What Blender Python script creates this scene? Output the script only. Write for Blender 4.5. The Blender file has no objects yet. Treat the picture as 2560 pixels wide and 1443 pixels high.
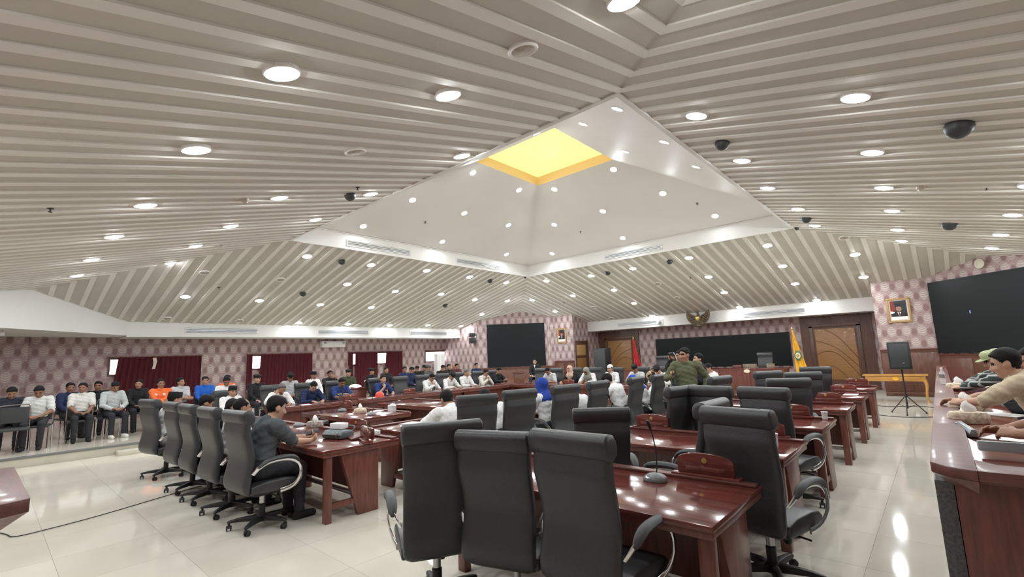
import bpy, bmesh, math, random
import numpy as np
from mathutils import Vector, Matrix

S = bpy.context.scene
COL = S.collection
random.seed(11)
RAD = math.radians

# ------------------------------------------------------------------ camera, world, exposure
YAW, PITCH, ROLL = RAD(41.8234), RAD(8.2078), RAD(-2.1966)
cam_d = bpy.data.cameras.new('camera')
cam = bpy.data.objects.new('camera', cam_d)
COL.objects.link(cam)
_f = Vector((-math.sin(YAW) * math.cos(PITCH), math.cos(YAW) * math.cos(PITCH), math.sin(PITCH)))
_r = Vector((math.cos(YAW), math.sin(YAW), 0))
_u = _r.cross(_f)
_c, _s = math.cos(ROLL), math.sin(ROLL)
_r2 = _c * _r + _s * _u
_u2 = -_s * _r + _c * _u
_m = Matrix((_r2, _u2, -_f)).transposed().to_4x4()
_m.translation = (7.14, -9.493, 1.67)
cam.matrix_world = _m
cam_d.sensor_width = 36.0
cam_d.lens = 1172.33 / 2560 * 36
cam_d.clip_start = 0.05
cam_d.clip_end = 200
S.camera = cam

W = bpy.data.worlds.new('world')
S.world = W
W.use_nodes = True
W.node_tree.nodes['Background'].inputs[0].default_value = (0.85, 0.93, 1.0, 1)
W.node_tree.nodes['Background'].inputs[1].default_value = 4.0
S.view_settings.view_transform = 'Standard'
S.view_settings.look = 'None'
S.view_settings.gamma = 1.0
S.view_settings.use_curve_mapping = False
S.view_settings.exposure = 0.0
LAMP = 200.0          # radiance of a downlight lens
S.cycles.use_denoising = True
S.cycles.max_bounces = 8
S.cycles.diffuse_bounces = 5
S.cycles.glossy_bounces = 3
S.cycles.sample_clamp_indirect = 6.0
S.cycles.caustics_reflective = False
S.cycles.caustics_refractive = False

# ------------------------------------------------------------------ materials
MATS = {}


def nodes_of(m):
    nt = m.node_tree
    return nt, nt.nodes, nt.links, nt.nodes['Principled BSDF']


def M(name, col=(0.5, 0.5, 0.5), rough=0.5, metal=0.0, spec=0.5, coat=0.0, var=0.0, scale=20.0, emit=None, es=0.0,
      bump=0.0, alpha=1.0, stretch=None, trans=0.0):
    if name in MATS:
        return MATS[name]
    m = bpy.data.materials.new(name)
    m.use_nodes = True
    nt, N, L, b = nodes_of(m)
    b.inputs['Base Color'].default_value = (*col, 1)
    b.inputs['Roughness'].default_value = rough
    b.inputs['Metallic'].default_value = metal
    b.inputs['Specular IOR Level'].default_value = spec
    b.inputs['Coat Weight'].default_value = coat
    b.inputs['Coat Roughness'].default_value = 0.08
    b.inputs['Transmission Weight'].default_value = trans
    b.inputs['Alpha'].default_value = alpha
    if emit:
        b.inputs['Emission Color'].default_value = (*emit, 1)
        b.inputs['Emission Strength'].default_value = es
    if var or bump:
        tc = N.new('ShaderNodeTexCoord')
        mp = N.new('ShaderNodeMapping')
        if stretch:
            mp.inputs['Scale'].default_value = stretch
        nz = N.new('ShaderNodeTexNoise')
        nz.inputs['Scale'].default_value = scale
        nz.inputs['Detail'].default_value = 3
        L.new(tc.outputs['Object'], mp.inputs[0])
        L.new(mp.outputs[0], nz.inputs['Vector'])
        if var:
            rp = N.new('ShaderNodeValToRGB')
            rp.color_ramp.elements[0].position = 0.3
            rp.color_ramp.elements[1].position = 0.7
            rp.color_ramp.elements[0].color = (*[max(0, c * (1 - var)) for c in col], 1)
            rp.color_ramp.elements[1].color = (*[min(1, c * (1 + var)) for c in col], 1)
            L.new(nz.outputs['Fac'], rp.inputs[0])
            L.new(rp.outputs[0], b.inputs['Base Color'])
        if bump:
            bp = N.new('ShaderNodeBump')
            bp.inputs['Strength'].default_value = bump
            bp.inputs['Distance'].default_value = 0.01
            L.new(nz.outputs['Fac'], bp.inputs['Height'])
            L.new(bp.outputs[0], b.inputs['Normal'])
    MATS[name] = m
    return m


def cloth(col, name=None, rough=0.85):
    nm = name or 'cloth_%02x%02x%02x' % tuple(int(min(1, c) * 255) for c in col)
    return M(nm, col, rough, spec=0.25, var=0.12, scale=35, bump=0.25)


def wallpaper():
    m = bpy.data.materials.new('wallpaper')
    m.use_nodes = True
    nt, N, L, b = nodes_of(m)
    tc = N.new('ShaderNodeTexCoord')
    mp = N.new('ShaderNodeMapping')
    mp.inputs['Rotation'].default_value = (RAD(90), 0, 0)
    mp.inputs['Scale'].default_value = (1, 1, 1)
    L.new(tc.outputs['Object'], mp.inputs[0])
    # local wall coordinates: x along the wall, z up -> (x, z) cell with half-drop rows
    sep = N.new('ShaderNodeSeparateXYZ')
    L.new(tc.outputs['Object'], sep.inputs[0])

    def mt(op, a, bb=None, c=None):
        n = N.new('ShaderNodeMath')
        n.operation = op
        for i, v in enumerate((a, bb, c)):
            if v is None:
                continue
            if isinstance(v, (int, float)):
                n.inputs[i].default_value = v
            else:
                L.new(v, n.inputs[i])
        return n.outputs[0]
    P, Q = 0.36, 0.36
    v = mt('DIVIDE', sep.outputs['Z'], Q)
    row = mt('FLOOR', v)
    half = mt('MULTIPLY', mt('MODULO', mt('ADD', row, 100.0), 2.0), 0.5)
    u = mt('ADD', mt('DIVIDE', sep.outputs['X'], P), half)
    fu = mt('SUBTRACT', mt('FRACT', mt('ADD', u, 200.0)), 0.5)
    fv = mt('SUBTRACT', mt('FRACT', v), 0.5)
    au = mt('ABSOLUTE', fu)
    nz = N.new('ShaderNodeTexNoise')
    nz.inputs['Scale'].default_value = 24
    nz.inputs['Detail'].default_value = 4
    L.new(tc.outputs['Object'], nz.inputs['Vector'])
    wob = mt('MULTIPLY', mt('SUBTRACT', nz.outputs['Fac'], 0.5), 0.55)

    def blob(cu, cv, ru, rv, edge, u_):
        du = mt('DIVIDE', mt('SUBTRACT', u_, cu), ru)
        dv = mt('DIVIDE', mt('SUBTRACT', fv, cv), rv)
        d = mt('ADD', mt('SQRT', mt('ADD', mt('MULTIPLY', du, du), mt('MULTIPLY', dv, dv))), wob)
        r = N.new('ShaderNodeMapRange')
        r.inputs['From Min'].default_value = 1.0 + edge
        r.inputs['From Max'].default_value = 1.0 - edge
        L.new(d, r.inputs['Value'])
        return r.outputs['Result']
    crest = blob(0.0, 0.0, 0.30, 0.40, 0.22, fu)
    figure = blob(0.5, -0.12, 0.20, 0.30, 0.25, au)
    stripes = mt('MULTIPLY_ADD', mt('SINE', mt('ADD', mt('MULTIPLY', fv, 34.0), mt('ADD', mt('MULTIPLY', mt('MULTIPLY', fu, fu), -60.0), mt('MULTIPLY', nz.outputs['Fac'], 5.0)))), 0.5, 0.5)
    m1 = N.new('ShaderNodeMixRGB')
    rp = N.new('ShaderNodeValToRGB')
    e = rp.color_ramp.elements
    e[0].position = 0.3
    e[0].color = (0.30, 0.205, 0.20, 1)
    e[1].position = 0.7
    e[1].color = (0.47, 0.355, 0.345, 1)
    L.new(nz.outputs['Fac'], rp.inputs[0])
    L.new(rp.outputs[0], m1.inputs[1])
    m1.inputs[2].default_value = (0.62, 0.555, 0.52, 1)
    L.new(mt('MULTIPLY', crest, mt('MULTIPLY_ADD', stripes, 0.75, 0.12)), m1.inputs[0])
    mx = N.new('ShaderNodeMixRGB')
    mx.inputs[2].default_value = (0.19, 0.095, 0.095, 1)
    L.new(mt('MULTIPLY', figure, mt('MULTIPLY_ADD', nz.outputs['Fac'], 0.9, 0.15)), mx.inputs[0])
    L.new(m1.outputs[0], mx.inputs[1])
    L.new(mx.outputs[0], b.inputs['Base Color'])
    b.inputs['Roughness'].default_value = 0.6
    b.inputs['Specular IOR Level'].default_value = 0.3
    MATS['wallpaper'] = m
    return m


def wood(name, col, rough, coat, axis=(1, 14, 14), var=0.35):
    if name in MATS:
        return MATS[name]
    m = bpy.data.materials.new(name)
    m.use_nodes = True
    nt, N, L, b = nodes_of(m)
    tc = N.new('ShaderNodeTexCoord')
    mp = N.new('ShaderNodeMapping')
    mp.inputs['Scale'].default_value = axis
    nz = N.new('ShaderNodeTexNoise')
    nz.inputs['Scale'].default_value = 3.0
    nz.inputs['Detail'].default_value = 6
    nz.inputs['Distortion'].default_value = 0.6
    L.new(tc.outputs['Object'], mp.inputs[0])
    L.new(mp.outputs[0], nz.inputs['Vector'])
    rp = N.new('ShaderNodeValToRGB')
    rp.color_ramp.elements[0].position = 0.3
    rp.color_ramp.elements[1].position = 0.72
    rp.color_ramp.elements[0].color = (*[c * (1 - var) for c in col], 1)
    rp.color_ramp.elements[1].color = (*[min(1, c * (1 + var)) for c in col], 1)
    L.new(nz.outputs['Fac'], rp.inputs[0])
    L.new(rp.outputs[0], b.inputs['Base Color'])
    b.inputs['Roughness'].default_value = rough
    b.inputs['Coat Weight'].default_value = coat
    b.inputs['Coat Roughness'].default_value = 0.1
    MATS[name] = m
    return m


def floor_tile_mat():
    m = bpy.data.materials.new('floor_tile')
    m.use_nodes = True
    nt, N, L, b = nodes_of(m)
    oi = N.new('ShaderNodeObjectInfo')
    geo = N.new('ShaderNodeNewGeometry')
    nz = N.new('ShaderNodeTexNoise')
    nz.inputs['Scale'].default_value = 1.1
    nz.inputs['Detail'].default_value = 5
    L.new(geo.outputs['Position'], nz.inputs['Vector'])
    ad = N.new('ShaderNodeMath')
    ad.operation = 'MULTIPLY_ADD'
    L.new(oi.outputs['Random'], ad.inputs[0])
    ad.inputs[1].default_value = 0.35
    L.new(nz.outputs['Fac'], ad.inputs[2])
    rp = N.new('ShaderNodeValToRGB')
    rp.color_ramp.elements[0].position = 0.3
    rp.color_ramp.elements[0].color = (0.60, 0.565, 0.475, 1)
    rp.color_ramp.elements[1].position = 0.9
    rp.color_ramp.elements[1].color = (0.70, 0.665, 0.57, 1)
    L.new(ad.outputs[0], rp.inputs[0])
    L.new(rp.outputs[0], b.inputs['Base Color'])
    b.inputs['Roughness'].default_value = 0.07
    b.inputs['Specular IOR Level'].default_value = 0.45
    MATS['floor_tile'] = m
    return m


PAPER = wallpaper()
TILE = floor_tile_mat()
M('grout', (0.36, 0.34, 0.29), 0.7)
M('ceiling_board', (0.56, 0.535, 0.475), 0.75, var=0.05, scale=1.5)
M('batten_white', (0.77, 0.75, 0.69), 0.6, var=0.04, scale=1.2)
M('paint_white', (0.76, 0.755, 0.725), 0.55, var=0.02, scale=0.8)
M('grille', (0.26, 0.27, 0.27), 0.5, 0.3)
M('grille_frame', (0.72, 0.71, 0.68), 0.4)
M('lens', (1, 1, 1), 0.4, emit=(0.93, 0.97, 1.0), es=LAMP)
M('trim_white', (0.85, 0.84, 0.82), 0.4)
M('lamp_dead', (0.42, 0.36, 0.30), 0.45, var=0.2, scale=30)
M('dome_black', (0.035, 0.04, 0.042), 0.45)
M('skylight_glow', (0.3, 0.26, 0.12), 0.5, emit=(1.0, 0.90, 0.34), es=1.0)
M('skylight_side', (0.9, 0.66, 0.32), 0.6)
M('daylight_glass', (0.8, 0.85, 0.9), 0.1, emit=(0.93, 0.97, 1.0), es=5.0)
wood('mahogany', (0.135, 0.034, 0.026), 0.13, 0.3)
wood('mahogany_side', (0.145, 0.045, 0.032), 0.35, 0.25, axis=(12, 12, 1.2))
wood('wainscot', (0.115, 0.042, 0.024), 0.38, 0.2, axis=(10, 10, 1.2))
wood('door_brown', (0.105, 0.045, 0.028), 0.42, 0.15, axis=(10, 10, 1.2))
wood('door_panel', (0.33, 0.165, 0.055), 0.42, 0.15, axis=(1.2, 10, 10), var=0.15)
wood('yellow_wood', (0.50, 0.25, 0.055), 0.35, 0.2)
wood('ledge_wood', (0.125, 0.042, 0.034), 0.42, 0.1)
M('leather', (0.038, 0.040, 0.042), 0.38, spec=0.5, var=0.15, scale=120, bump=0.12)
M('leather_pad', (0.045, 0.048, 0.050), 0.5, spec=0.4, bump=0.1, scale=120)
M('plastic_black', (0.018, 0.018, 0.019), 0.5, bump=0.05, scale=60)
M('chrome', (0.78, 0.79, 0.80), 0.12, 1.0)
M('steel', (0.55, 0.56, 0.57), 0.3, 1.0)
M('screen_black', (0.007, 0.009, 0.010), 0.4, spec=0.22)
M('screen_edge', (0.02, 0.02, 0.02), 0.5)
M('blue_led', (0.1, 0.2, 0.9), 0.4, emit=(0.15, 0.3, 1.0), es=3.0)
M('curtain', (0.085, 0.015, 0.020), 0.85, spec=0.2, var=0.25, scale=6, stretch=(1, 6, 0.3))
M('gold_wood', (0.46, 0.30, 0.12), 0.4, var=0.2, scale=30)
M('paper', (0.86, 0.86, 0.85), 0.7)
M('tissue', (0.88, 0.87, 0.84), 0.9)
M('tissue_print', (0.60, 0.50, 0.38), 0.85, var=0.4, scale=45)
M('tissue_print_dark', (0.33, 0.29, 0.26), 0.85, var=0.6, scale=40)
M('device_grey', (0.10, 0.125, 0.135), 0.4, var=0.1)
M('mic_grey', (0.16, 0.17, 0.175), 0.35)
M('white_plastic', (0.80, 0.80, 0.79), 0.4)
M('oval_cream', (0.72, 0.68, 0.52), 0.5)
M('gold', (0.62, 0.45, 0.14), 0.35, 0.8)
M('garuda', (0.135, 0.10, 0.062), 0.45, 0.35, var=0.3, scale=14)
M('red_plastic', (0.62, 0.06, 0.035), 0.3)
M('glass_clear', (0.86, 0.88, 0.88), 0.08, spec=0.6, alpha=0.35)
M('grey_plate', (0.30, 0.32, 0.33), 0.35, 0.6)
M('stone_riser', (0.56, 0.53, 0.44), 0.4, var=0.06, scale=3)
M('platform_dark', (0.16, 0.17, 0.17), 0.25, var=0.1, scale=2)
M('frame_gold', (0.42, 0.25, 0.09), 0.4, var=0.2, scale=40)
M('mount_cream', (0.62, 0.56, 0.46), 0.6)
M('flag_yellow', (0.80, 0.43, 0.035), 0.8, var=0.12, scale=8)
M('flag_red', (0.46, 0.02, 0.02), 0.8, var=0.12, scale=8)
M('emblem_green', (0.10, 0.17, 0.07), 0.7)
M('cable_black', (0.02, 0.02, 0.02), 0.6)
M('mesh_grey', (0.10, 0.10, 0.10), 0.6, var=0.4, scale=60)

# ------------------------------------------------------------------ mesh helpers


class MB:
    def __init__(self):
        self.v = []
        self.f = []

    def add(self, vs, fs, mtx=None):
        o = len(self.v)
        if mtx is not None:
            vs = [mtx @ Vector(p) for p in vs]
        self.v += [tuple(p) for p in vs]
        self.f += [tuple(i + o for i in f) for f in fs]
        return self

    def box(self, c, s, mtx=None):
        x, y, z = (k / 2 for k in s)
        vs = [(c[0] + a * x, c[1] + b * y, c[2] + d * z) for d in (-1, 1) for b in (-1, 1) for a in (-1, 1)]
        fs = [(0, 2, 3, 1), (4, 5, 7, 6), (0, 1, 5, 4), (2, 6, 7, 3), (0, 4, 6, 2), (1, 3, 7, 5)]
        return self.add(vs, fs, mtx)

    def span(self, x0, x1, y0, y1, z0, z1, mtx=None):
        return self.box(((x0 + x1) / 2, (y0 + y1) / 2, (z0 + z1) / 2), (x1 - x0, y1 - y0, z1 - z0), mtx)

    def prism(self, poly, axis, a, b, mtx=None):
        """poly: list of 2-d points; axis: 'x','y','z' the extrusion axis"""
        def p3(p, t):
            return {'x': (t, p[0], p[1]), 'y': (p[0], t, p[1]), 'z': (p[0], p[1], t)}[axis]
        n = len(poly)
        vs = [p3(p, a) for p in poly] + [p3(p, b) for p in poly]
        fs = [tuple(range(n)), tuple(range(2 * n - 1, n - 1, -1))]
        fs += [(i, i + n, (i + 1) % n + n, (i + 1) % n) for i in range(n)]
        return self.add(vs, fs, mtx)

    def lathe(self, prof, n=16, mtx=None, cap=True):
        vs = []
        for r, z in prof:
            for k in range(n):
                t = 2 * math.pi * k / n
                vs.append((r * math.cos(t), r * math.sin(t), z))
        fs = []
        for i in range(len(prof) - 1):
            for k in range(n):
                fs.append((i * n + k, i * n + (k + 1) % n, (i + 1) * n + (k + 1) % n, (i + 1) * n + k))
        if cap:
            fs.append(tuple(range(n - 1, -1, -1)))
            fs.append(tuple((len(prof) - 1) * n + k for k in range(n)))
        return self.add(vs, fs, mtx)

    def loft(self, rings, cap=True, mtx=None):
        n = len(rings[0])
        vs = [p for r in rings for p in r]
        fs = []
        for i in range(len(rings) - 1):
            for k in range(n):
                fs.append((i * n + k, i * n + (k + 1) % n, (i + 1) * n + (k + 1) % n, (i + 1) * n + k))
        if cap:
            fs.append(tuple(range(n - 1, -1, -1)))
            fs.append(tuple((len(rings) - 1) * n + k for k in range(n)))
        return self.add(vs, fs, mtx)

    def tube(self, path, r, n=8, flat=1.0, mtx=None, up=(0, 0, 1)):
        P = [Vector(p) for p in path]
        rs = r if isinstance(r, (list, tuple)) else [r] * len(P)
        rings = []
        for i, p in enumerate(P):
            t = (P[min(i + 1, len(P) - 1)] - P[max(i - 1, 0)]).normalized()
            a = Vector(up)
            if abs(t.dot(a)) > 0.96:
                a = Vector((1, 0, 0))
            s = t.cross(a).normalized()
            q = s.cross(t).normalized()
            rings.append([p + s * (rs[i] * math.cos(2 * math.pi * k / n)) + q * (rs[i] * flat * math.sin(2 * math.pi * k / n)) for k in range(n)])
        return self.loft(rings, True, mtx)

    def mesh(self, name, bevel=0.0, smooth=True, seg=2, subsurf=False):
        me = bpy.data.meshes.new(name)
        bm = bmesh.new()
        vs = [bm.verts.new(p) for p in self.v]
        for f in self.f:
            try:
                bm.faces.new([vs[i] for i in f])
            except ValueError:
                pass
        bmesh.ops.recalc_face_normals(bm, faces=bm.faces)
        if bevel:
            ed = [e for e in bm.edges if len(e.link_faces) == 2 and e.calc_face_angle(0) > 0.6]
            bmesh.ops.bevel(bm, geom=ed, offset=bevel, segments=seg, affect='EDGES', profile=0.5, clamp_overlap=True)
        if smooth:
            for f in bm.faces:
                f.smooth = True
            for e in bm.edges:
                if len(e.link_faces) == 2 and e.calc_face_angle(0) > 0.75:
                    e.smooth = False
        bm.to_mesh(me)
        bm.free()
        return me


def link(o, parent=None):
    COL.objects.link(o)
    if parent is not None:
        o.parent = parent
    return o


def obj(name, mb, mat, parent=None, bevel=0.0, loc=None, rotz=None, smooth=True, seg=2):
    me = mb if isinstance(mb, bpy.types.Mesh) else mb.mesh(name, bevel, smooth, seg)
    if mat is not None and not me.materials:
        me.materials.append(MATS[mat] if isinstance(mat, str) else mat)
    o = bpy.data.objects.new(name, me)
    link(o, parent)
    if loc is not None:
        o.location = loc
    if rotz is not None:
        o.rotation_euler = (0, 0, rotz)
    return o


def tag(o, label, cat, group=None, kind=None):
    if label:
        o['label'] = label
    if cat:
        o['category'] = cat
    if group:
        o['group'] = group
    if kind:
        o['kind'] = kind
    return o


def struct(o, label=None):
    o['kind'] = 'structure'
    if label:
        o['label'] = label
    return o


def thing(name, label, cat, loc=(0, 0, 0), rotz=0.0, group=None, scale=1.0):
    o = bpy.data.objects.new(name, None)
    o.empty_display_size = 0.1
    link(o)
    o.location = loc
    o.rotation_euler = (0, 0, rotz)
    o.scale = (scale,) * 3
    return tag(o, label, cat, group)


def dup(root, loc=None, rotz=None, label=None, group=None, scale=None):
    r = root.copy()
    link(r)
    if loc is not None:
        r.location = loc
    if rotz is not None:
        r.rotation_euler = (0, 0, rotz)
    if scale is not None:
        r.scale = (scale,) * 3
    if label:
        r['label'] = label
    if group:
        r['group'] = group
    for ch in root.children:
        c = ch.copy()
        link(c, r)
        for g in ch.children:
            link(g.copy(), c)
    return r


class Maker:
    """first call hands out the prototype itself, later calls copies of it"""

    def __init__(self, build):
        self.build = build
        self.proto = None

    def __call__(self, label, loc, rotz=0.0, group=None, scale=1.0):
        if self.proto is None:
            self.proto = self.build()
            r = self.proto
            r.location = loc
            r.rotation_euler = (0, 0, rotz)
            r.scale = (scale,) * 3
            r['label'] = label
            if group:
                r['group'] = group
            return r
        r = dup(self.proto, loc, rotz, label, group, scale)
        if not group and 'group' in r:
            del r['group']
        return r


NTH = ['first', 'second', 'third', 'fourth', 'fifth', 'sixth', 'seventh', 'eighth', 'ninth', 'tenth', 'eleventh', 'twelfth']
# ------------------------------------------------------------------ room shell
A0, H0, SL, WA, WB, WD = 4.59, 4.8036, 0.2519, 11.12, 10.80, 11.6
ZA, ZB = 2.70, 2.75            # undersides of the bulkheads
H1, HS, B0 = H0 + 0.40, 6.764, 1.281
SI = (HS - H1) / (A0 - B0)


def zc(d):
    return H0 - SL * (d - A0)


def zxy(x, y):
    return zc(max(abs(x), abs(y)))


MAP = {'A': lambda d, t: (-d, t), 'B': lambda d, t: (t, d), 'C': lambda d, t: (t, -d), 'D': lambda d, t: (d, t)}
NAMES = {'A': 'ceiling slope over the curtained windows', 'B': 'ceiling slope over the wooden doors',
         'C': 'ceiling slope at the near left', 'D': 'ceiling slope at the near right'}

for k in 'ABCD':
    f = MAP[k]
    mb = MB()
    pts = [(A0 + .03, -A0 - .03), (A0 + .03, A0 + .03), (WD, WD), (WD, -WD)]
    vs = [(*f(d, t), zc(d)) for d, t in pts] + [(*f(d, t), zc(d) + 0.08) for d, t in pts]
    mb.add(vs, [(0, 1, 2, 3), (4, 7, 6, 5), (0, 4, 5, 1), (1, 5, 6, 2), (2, 6, 7, 3), (3, 7, 4, 0)])
    ce = struct(obj('ceiling', mb, 'ceiling_board', smooth=False), 'grey boarded ' + NAMES[k])
    n = 0
    for i in range(-33, 33):
        c = 0.323 * (i + 0.5)
        if abs(c) > 10.3:
            continue
        t1, t2 = c - 0.052, c + 0.052
        d1, d2 = max(A0 + 0.002, abs(t1)), max(A0 + 0.002, abs(t2))
        e = (11.12 if k in 'AD' else 10.82)
        q = [(d1, t1), (d2, t2), (e, t2), (e, t1)]
        mb = MB()
        vs = [(*f(d, t), zc(d) - 0.020) for d, t in q] + [(*f(d, t), zc(d) + 0.01) for d, t in q]
        mb.add(vs, [(0, 1, 2, 3), (4, 7, 6, 5), (0, 4, 5, 1), (1, 5, 6, 2), (2, 6, 7, 3), (3, 7, 4, 0)])
        obj('batten', mb, 'batten_white', ce, smooth=False)

# raised white dome over the opening
for k in 'ABCD':
    f = MAP[k]
    mb = MB()
    o = 0.06
    q = [(A0, -A0, H0 - 0.045), (A0, A0, H0 - 0.045), (A0, A0, H1), (A0, -A0, H1)]
    r = [(A0 + o, -A0 - o, H0 - 0.045), (A0 + o, A0 + o, H0 - 0.045), (A0 + o, A0 + o, H1), (A0 + o, -A0 - o, H1)]
    vs = [(*f(d, t), z) for d, t, z in q + r]
    mb.add(vs, [(0, 1, 2, 3), (4, 7, 6, 5), (0, 4, 5, 1), (1, 5, 6, 2), (2, 6, 7, 3), (3, 7, 4, 0)])
    fa = struct(obj('trim_fascia', mb, 'paint_white', smooth=False), 'white upright band of the ceiling opening below the dome, ' + NAMES[k].split('ceiling ')[1].replace('slope', 'side'))
    mb = MB()
    for z0, dd in ((H1 - 0.03, 0.025),):
        q = [(A0 + .005, -A0, z0), (A0 + .005, A0, z0), (A0 + .005, A0, z0 + .03), (A0 + .005, -A0, z0 + .03)]
        r = [(A0 - dd, -A0 + dd, z0 + .01), (A0 - dd, A0 - dd, z0 + .01), (A0 - dd, A0 - dd, z0 + .03), (A0 - dd, -A0 + dd, z0 + .03)]
        vs = [(*f(d, t), z) for d, t, z in q + r]
        mb.add(vs, [(0, 1, 2, 3), (4, 7, 6, 5), (0, 4, 5, 1), (1, 5, 6, 2), (2, 6, 7, 3), (3, 7, 4, 0)])
    obj('moulding', mb, 'paint_white', fa, smooth=False)
    mb = MB()
    q = [(A0, -A0, H1), (A0, A0, H1), (B0, B0, HS), (B0, -B0, HS)]
    vs = [(*f(d, t), z) for d, t, z in q] + [(*f(d + .05, t * (d + .05) / d), z + 0.07) for d, t, z in q]
    mb.add(vs, [(0, 1, 2, 3), (4, 7, 6, 5), (0, 4, 5, 1), (1, 5, 6, 2), (2, 6, 7, 3), (3, 7, 4, 0)])
    struct(obj('ceiling_dome', mb, 'paint_white', smooth=False), 'smooth white sloping dome face, ' + NAMES[k].split('ceiling ')[1].replace('slope', 'side'))
    # skylight shaft side
    mb = MB()
    q = [(B0, -B0, HS), (B0, B0, HS), (B0, B0, HS + .26), (B0, -B0, HS + .26)]
    r = [(B0 + .05, -B0 - .05, HS), (B0 + .05, B0 + .05, HS), (B0 + .05, B0 + .05, HS + .26), (B0 + .05, -B0 - .05, HS + .26)]
    vs = [(*f(d, t), z) for d, t, z in q + r]
    mb.add(vs, [(0, 1, 2, 3), (4, 7, 6, 5), (0, 4, 5, 1), (1, 5, 6, 2), (2, 6, 7, 3), (3, 7, 4, 0)])
    if k == 'A':
        sky = thing('skylight', 'glowing yellow square light box at the top of the white dome', 'skylight', (0, 0, 0))
    obj('shaft_side', mb, 'skylight_side', sky, smooth=False)
obj('diffuser', MB().span(-B0, B0, -B0, B0, HS + 0.26, HS + 0.30), 'skylight_glow', sky, smooth=False)

# walls -------------------------------------------------------------------


def wall(name, p0, p1, mat, poly=None, z0=0.0, thick=0.12, label=None, parent=None, st=True):
    """plan segment p0->p1 with the outside on its left; poly is a list of (s, z)"""
    dx, dy = p1[0] - p0[0], p1[1] - p0[1]
    L = math.hypot(dx, dy)
    if poly is None:
        n = 8
        top = [(L * i / n, zxy(p0[0] + dx * i / n, p0[1] + dy * i / n) + 0.02) for i in range(n, -1, -1)]
        poly = [(0, z0), (L, z0)] + top
    mb = MB().prism(poly, 'y', 0.0, thick)
    o = obj(name, mb, mat, parent, loc=(p0[0], p0[1], 0), rotz=math.atan2(dy, dx), smooth=False)
    return struct(o, label) if st else o


XW, YW = -12.4, 11.8


def wally(y):       # wall positions were measured on the bulkhead plane; the window wall lies deeper
    return -9.493 + (y + 9.493) * 1.0542


def xb(x):
    return 7.14 + (x - 7.14) * 1.034


wA = wall('wall_left', (XW, -11.1), (XW, 7.0), 'wallpaper', [(0, 0), (18.1, 0), (18.1, 3.0), (0, 3.0)], label='patterned pink and maroon papered wall with curtained windows')
wB = wall('wall_back', (-7.0, YW), (7.0, YW), 'wallpaper', [(0, 0), (14.0, 0), (14.0, 3.1), (0, 3.1)], label='patterned papered wall behind the head table')
wD = wall('wall_right', (11.3, 11.1), (11.3, -11.3), 'wallpaper', [(0, 0), (22.4, 0), (22.4, 3.3), (0, 3.3)])
wC = wall('wall_front', (11.3, -11.1), (-12.5, -11.1), 'wallpaper', [(0, 0), (23.8, 0), (23.8, 3.3), (0, 3.3)])
wall('wall_pilaster', (-12.1, -11.1), (-12.1, -8.74), 'wallpaper', [(0, 0), (2.36, 0), (2.36, 2.75), (0, 2.75)], thick=0.28, label='papered pilaster in the left corner')
wN = wall('wall_corner_near', (11.12, -6.72), (6.72, -11.12), 'wallpaper', thick=0.1)

# diagonal corner walls carrying the big screens, and the portrait piers
cFar = wall('wall_corner_far', (-9.85, 6.74), (-7.13, 9.46), 'wallpaper', label='papered gable wall across the far corner')
cRight = wall('wall_corner_right', (7.13, 9.46), (9.85, 6.74), 'wallpaper', label='papered gable wall across the right corner')
pFar = wall('wall_pier_far', (-7.13, 9.46), (-5.96, 9.46), 'wallpaper', label='papered pier with a portrait beside the far screen')
pRight = wall('wall_pier_right', (5.73, 9.46), (7.13, 9.46), 'wallpaper', label='papered pier with a portrait beside the right screen')
wall('wall_return_far', (-5.96, 9.58), (-5.96, YW), 'wallpaper', thick=0.1)
wall('wall_return_right', (5.73, YW), (5.73, 9.58), 'wallpaper', thick=0.1)
wall('wall_return_left', (-12.5, 6.74), (-9.85, 6.74), 'wallpaper', thick=0.1)
wall('wall_return_side', (9.85, 6.74), (11.3, 6.74), 'wallpaper', thick=0.1)

# wainscot panels (wood) on piers and gable walls


def wains(p0, p1, z1, name='trim_wainscot', label=None, n=3):
    dx, dy = p1[0] - p0[0], p1[1] - p0[1]
    L = math.hypot(dx, dy)
    e = bpy.data.objects.new(name, None)
    link(e)
    e.location = (p0[0], p0[1], 0)
    e.rotation_euler = (0, 0, math.atan2(dy, dx))
    struct(e, label)
    obj('backing', MB().span(0, L, -0.025, 0.0, 0, z1), 'wainscot', e, smooth=False)
    w = L / n
    for i in range(n):
        obj('panel', MB().span(i * w + 0.02, (i + 1) * w - 0.02, -0.037, -0.02, 0.14, z1 - 0.09), 'wainscot', e, bevel=0.004)
    obj('cap_rail', MB().span(0, L, -0.05, 0.0, z1, z1 + 0.035), 'mahogany_side', e, bevel=0.005)
    obj('base_rail', MB().span(0, L, -0.04, 0.0, 0, 0.12), 'wainscot', e, bevel=0.004)
    return e


wains((5.73, 9.46), (7.13, 9.46), 1.40, label='dark brown wood panelling below the right portrait', n=2)
wains((7.13, 9.46), (9.85, 6.74), 1.22, label='dark brown wood panelling below the right screen', n=4)
wains((-7.13, 9.46), (-5.96, 9.46), 1.32, label='dark brown wood panelling below the far portrait', n=2)
wains((-9.85, 6.74), (-7.13, 9.46), 1.10, label='dark brown wood panelling below the far screen', n=4)
obj_ = obj('trim_conduit', MB().tube([(-7.30, 9.275, 1.36), (-7.30, 9.275, 3.5)], 0.012, 6), 'grille_frame')
struct(obj_, 'thin white cable conduit running up beside the far screen')

# bulkheads ----------------------------------------------------------------


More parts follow.
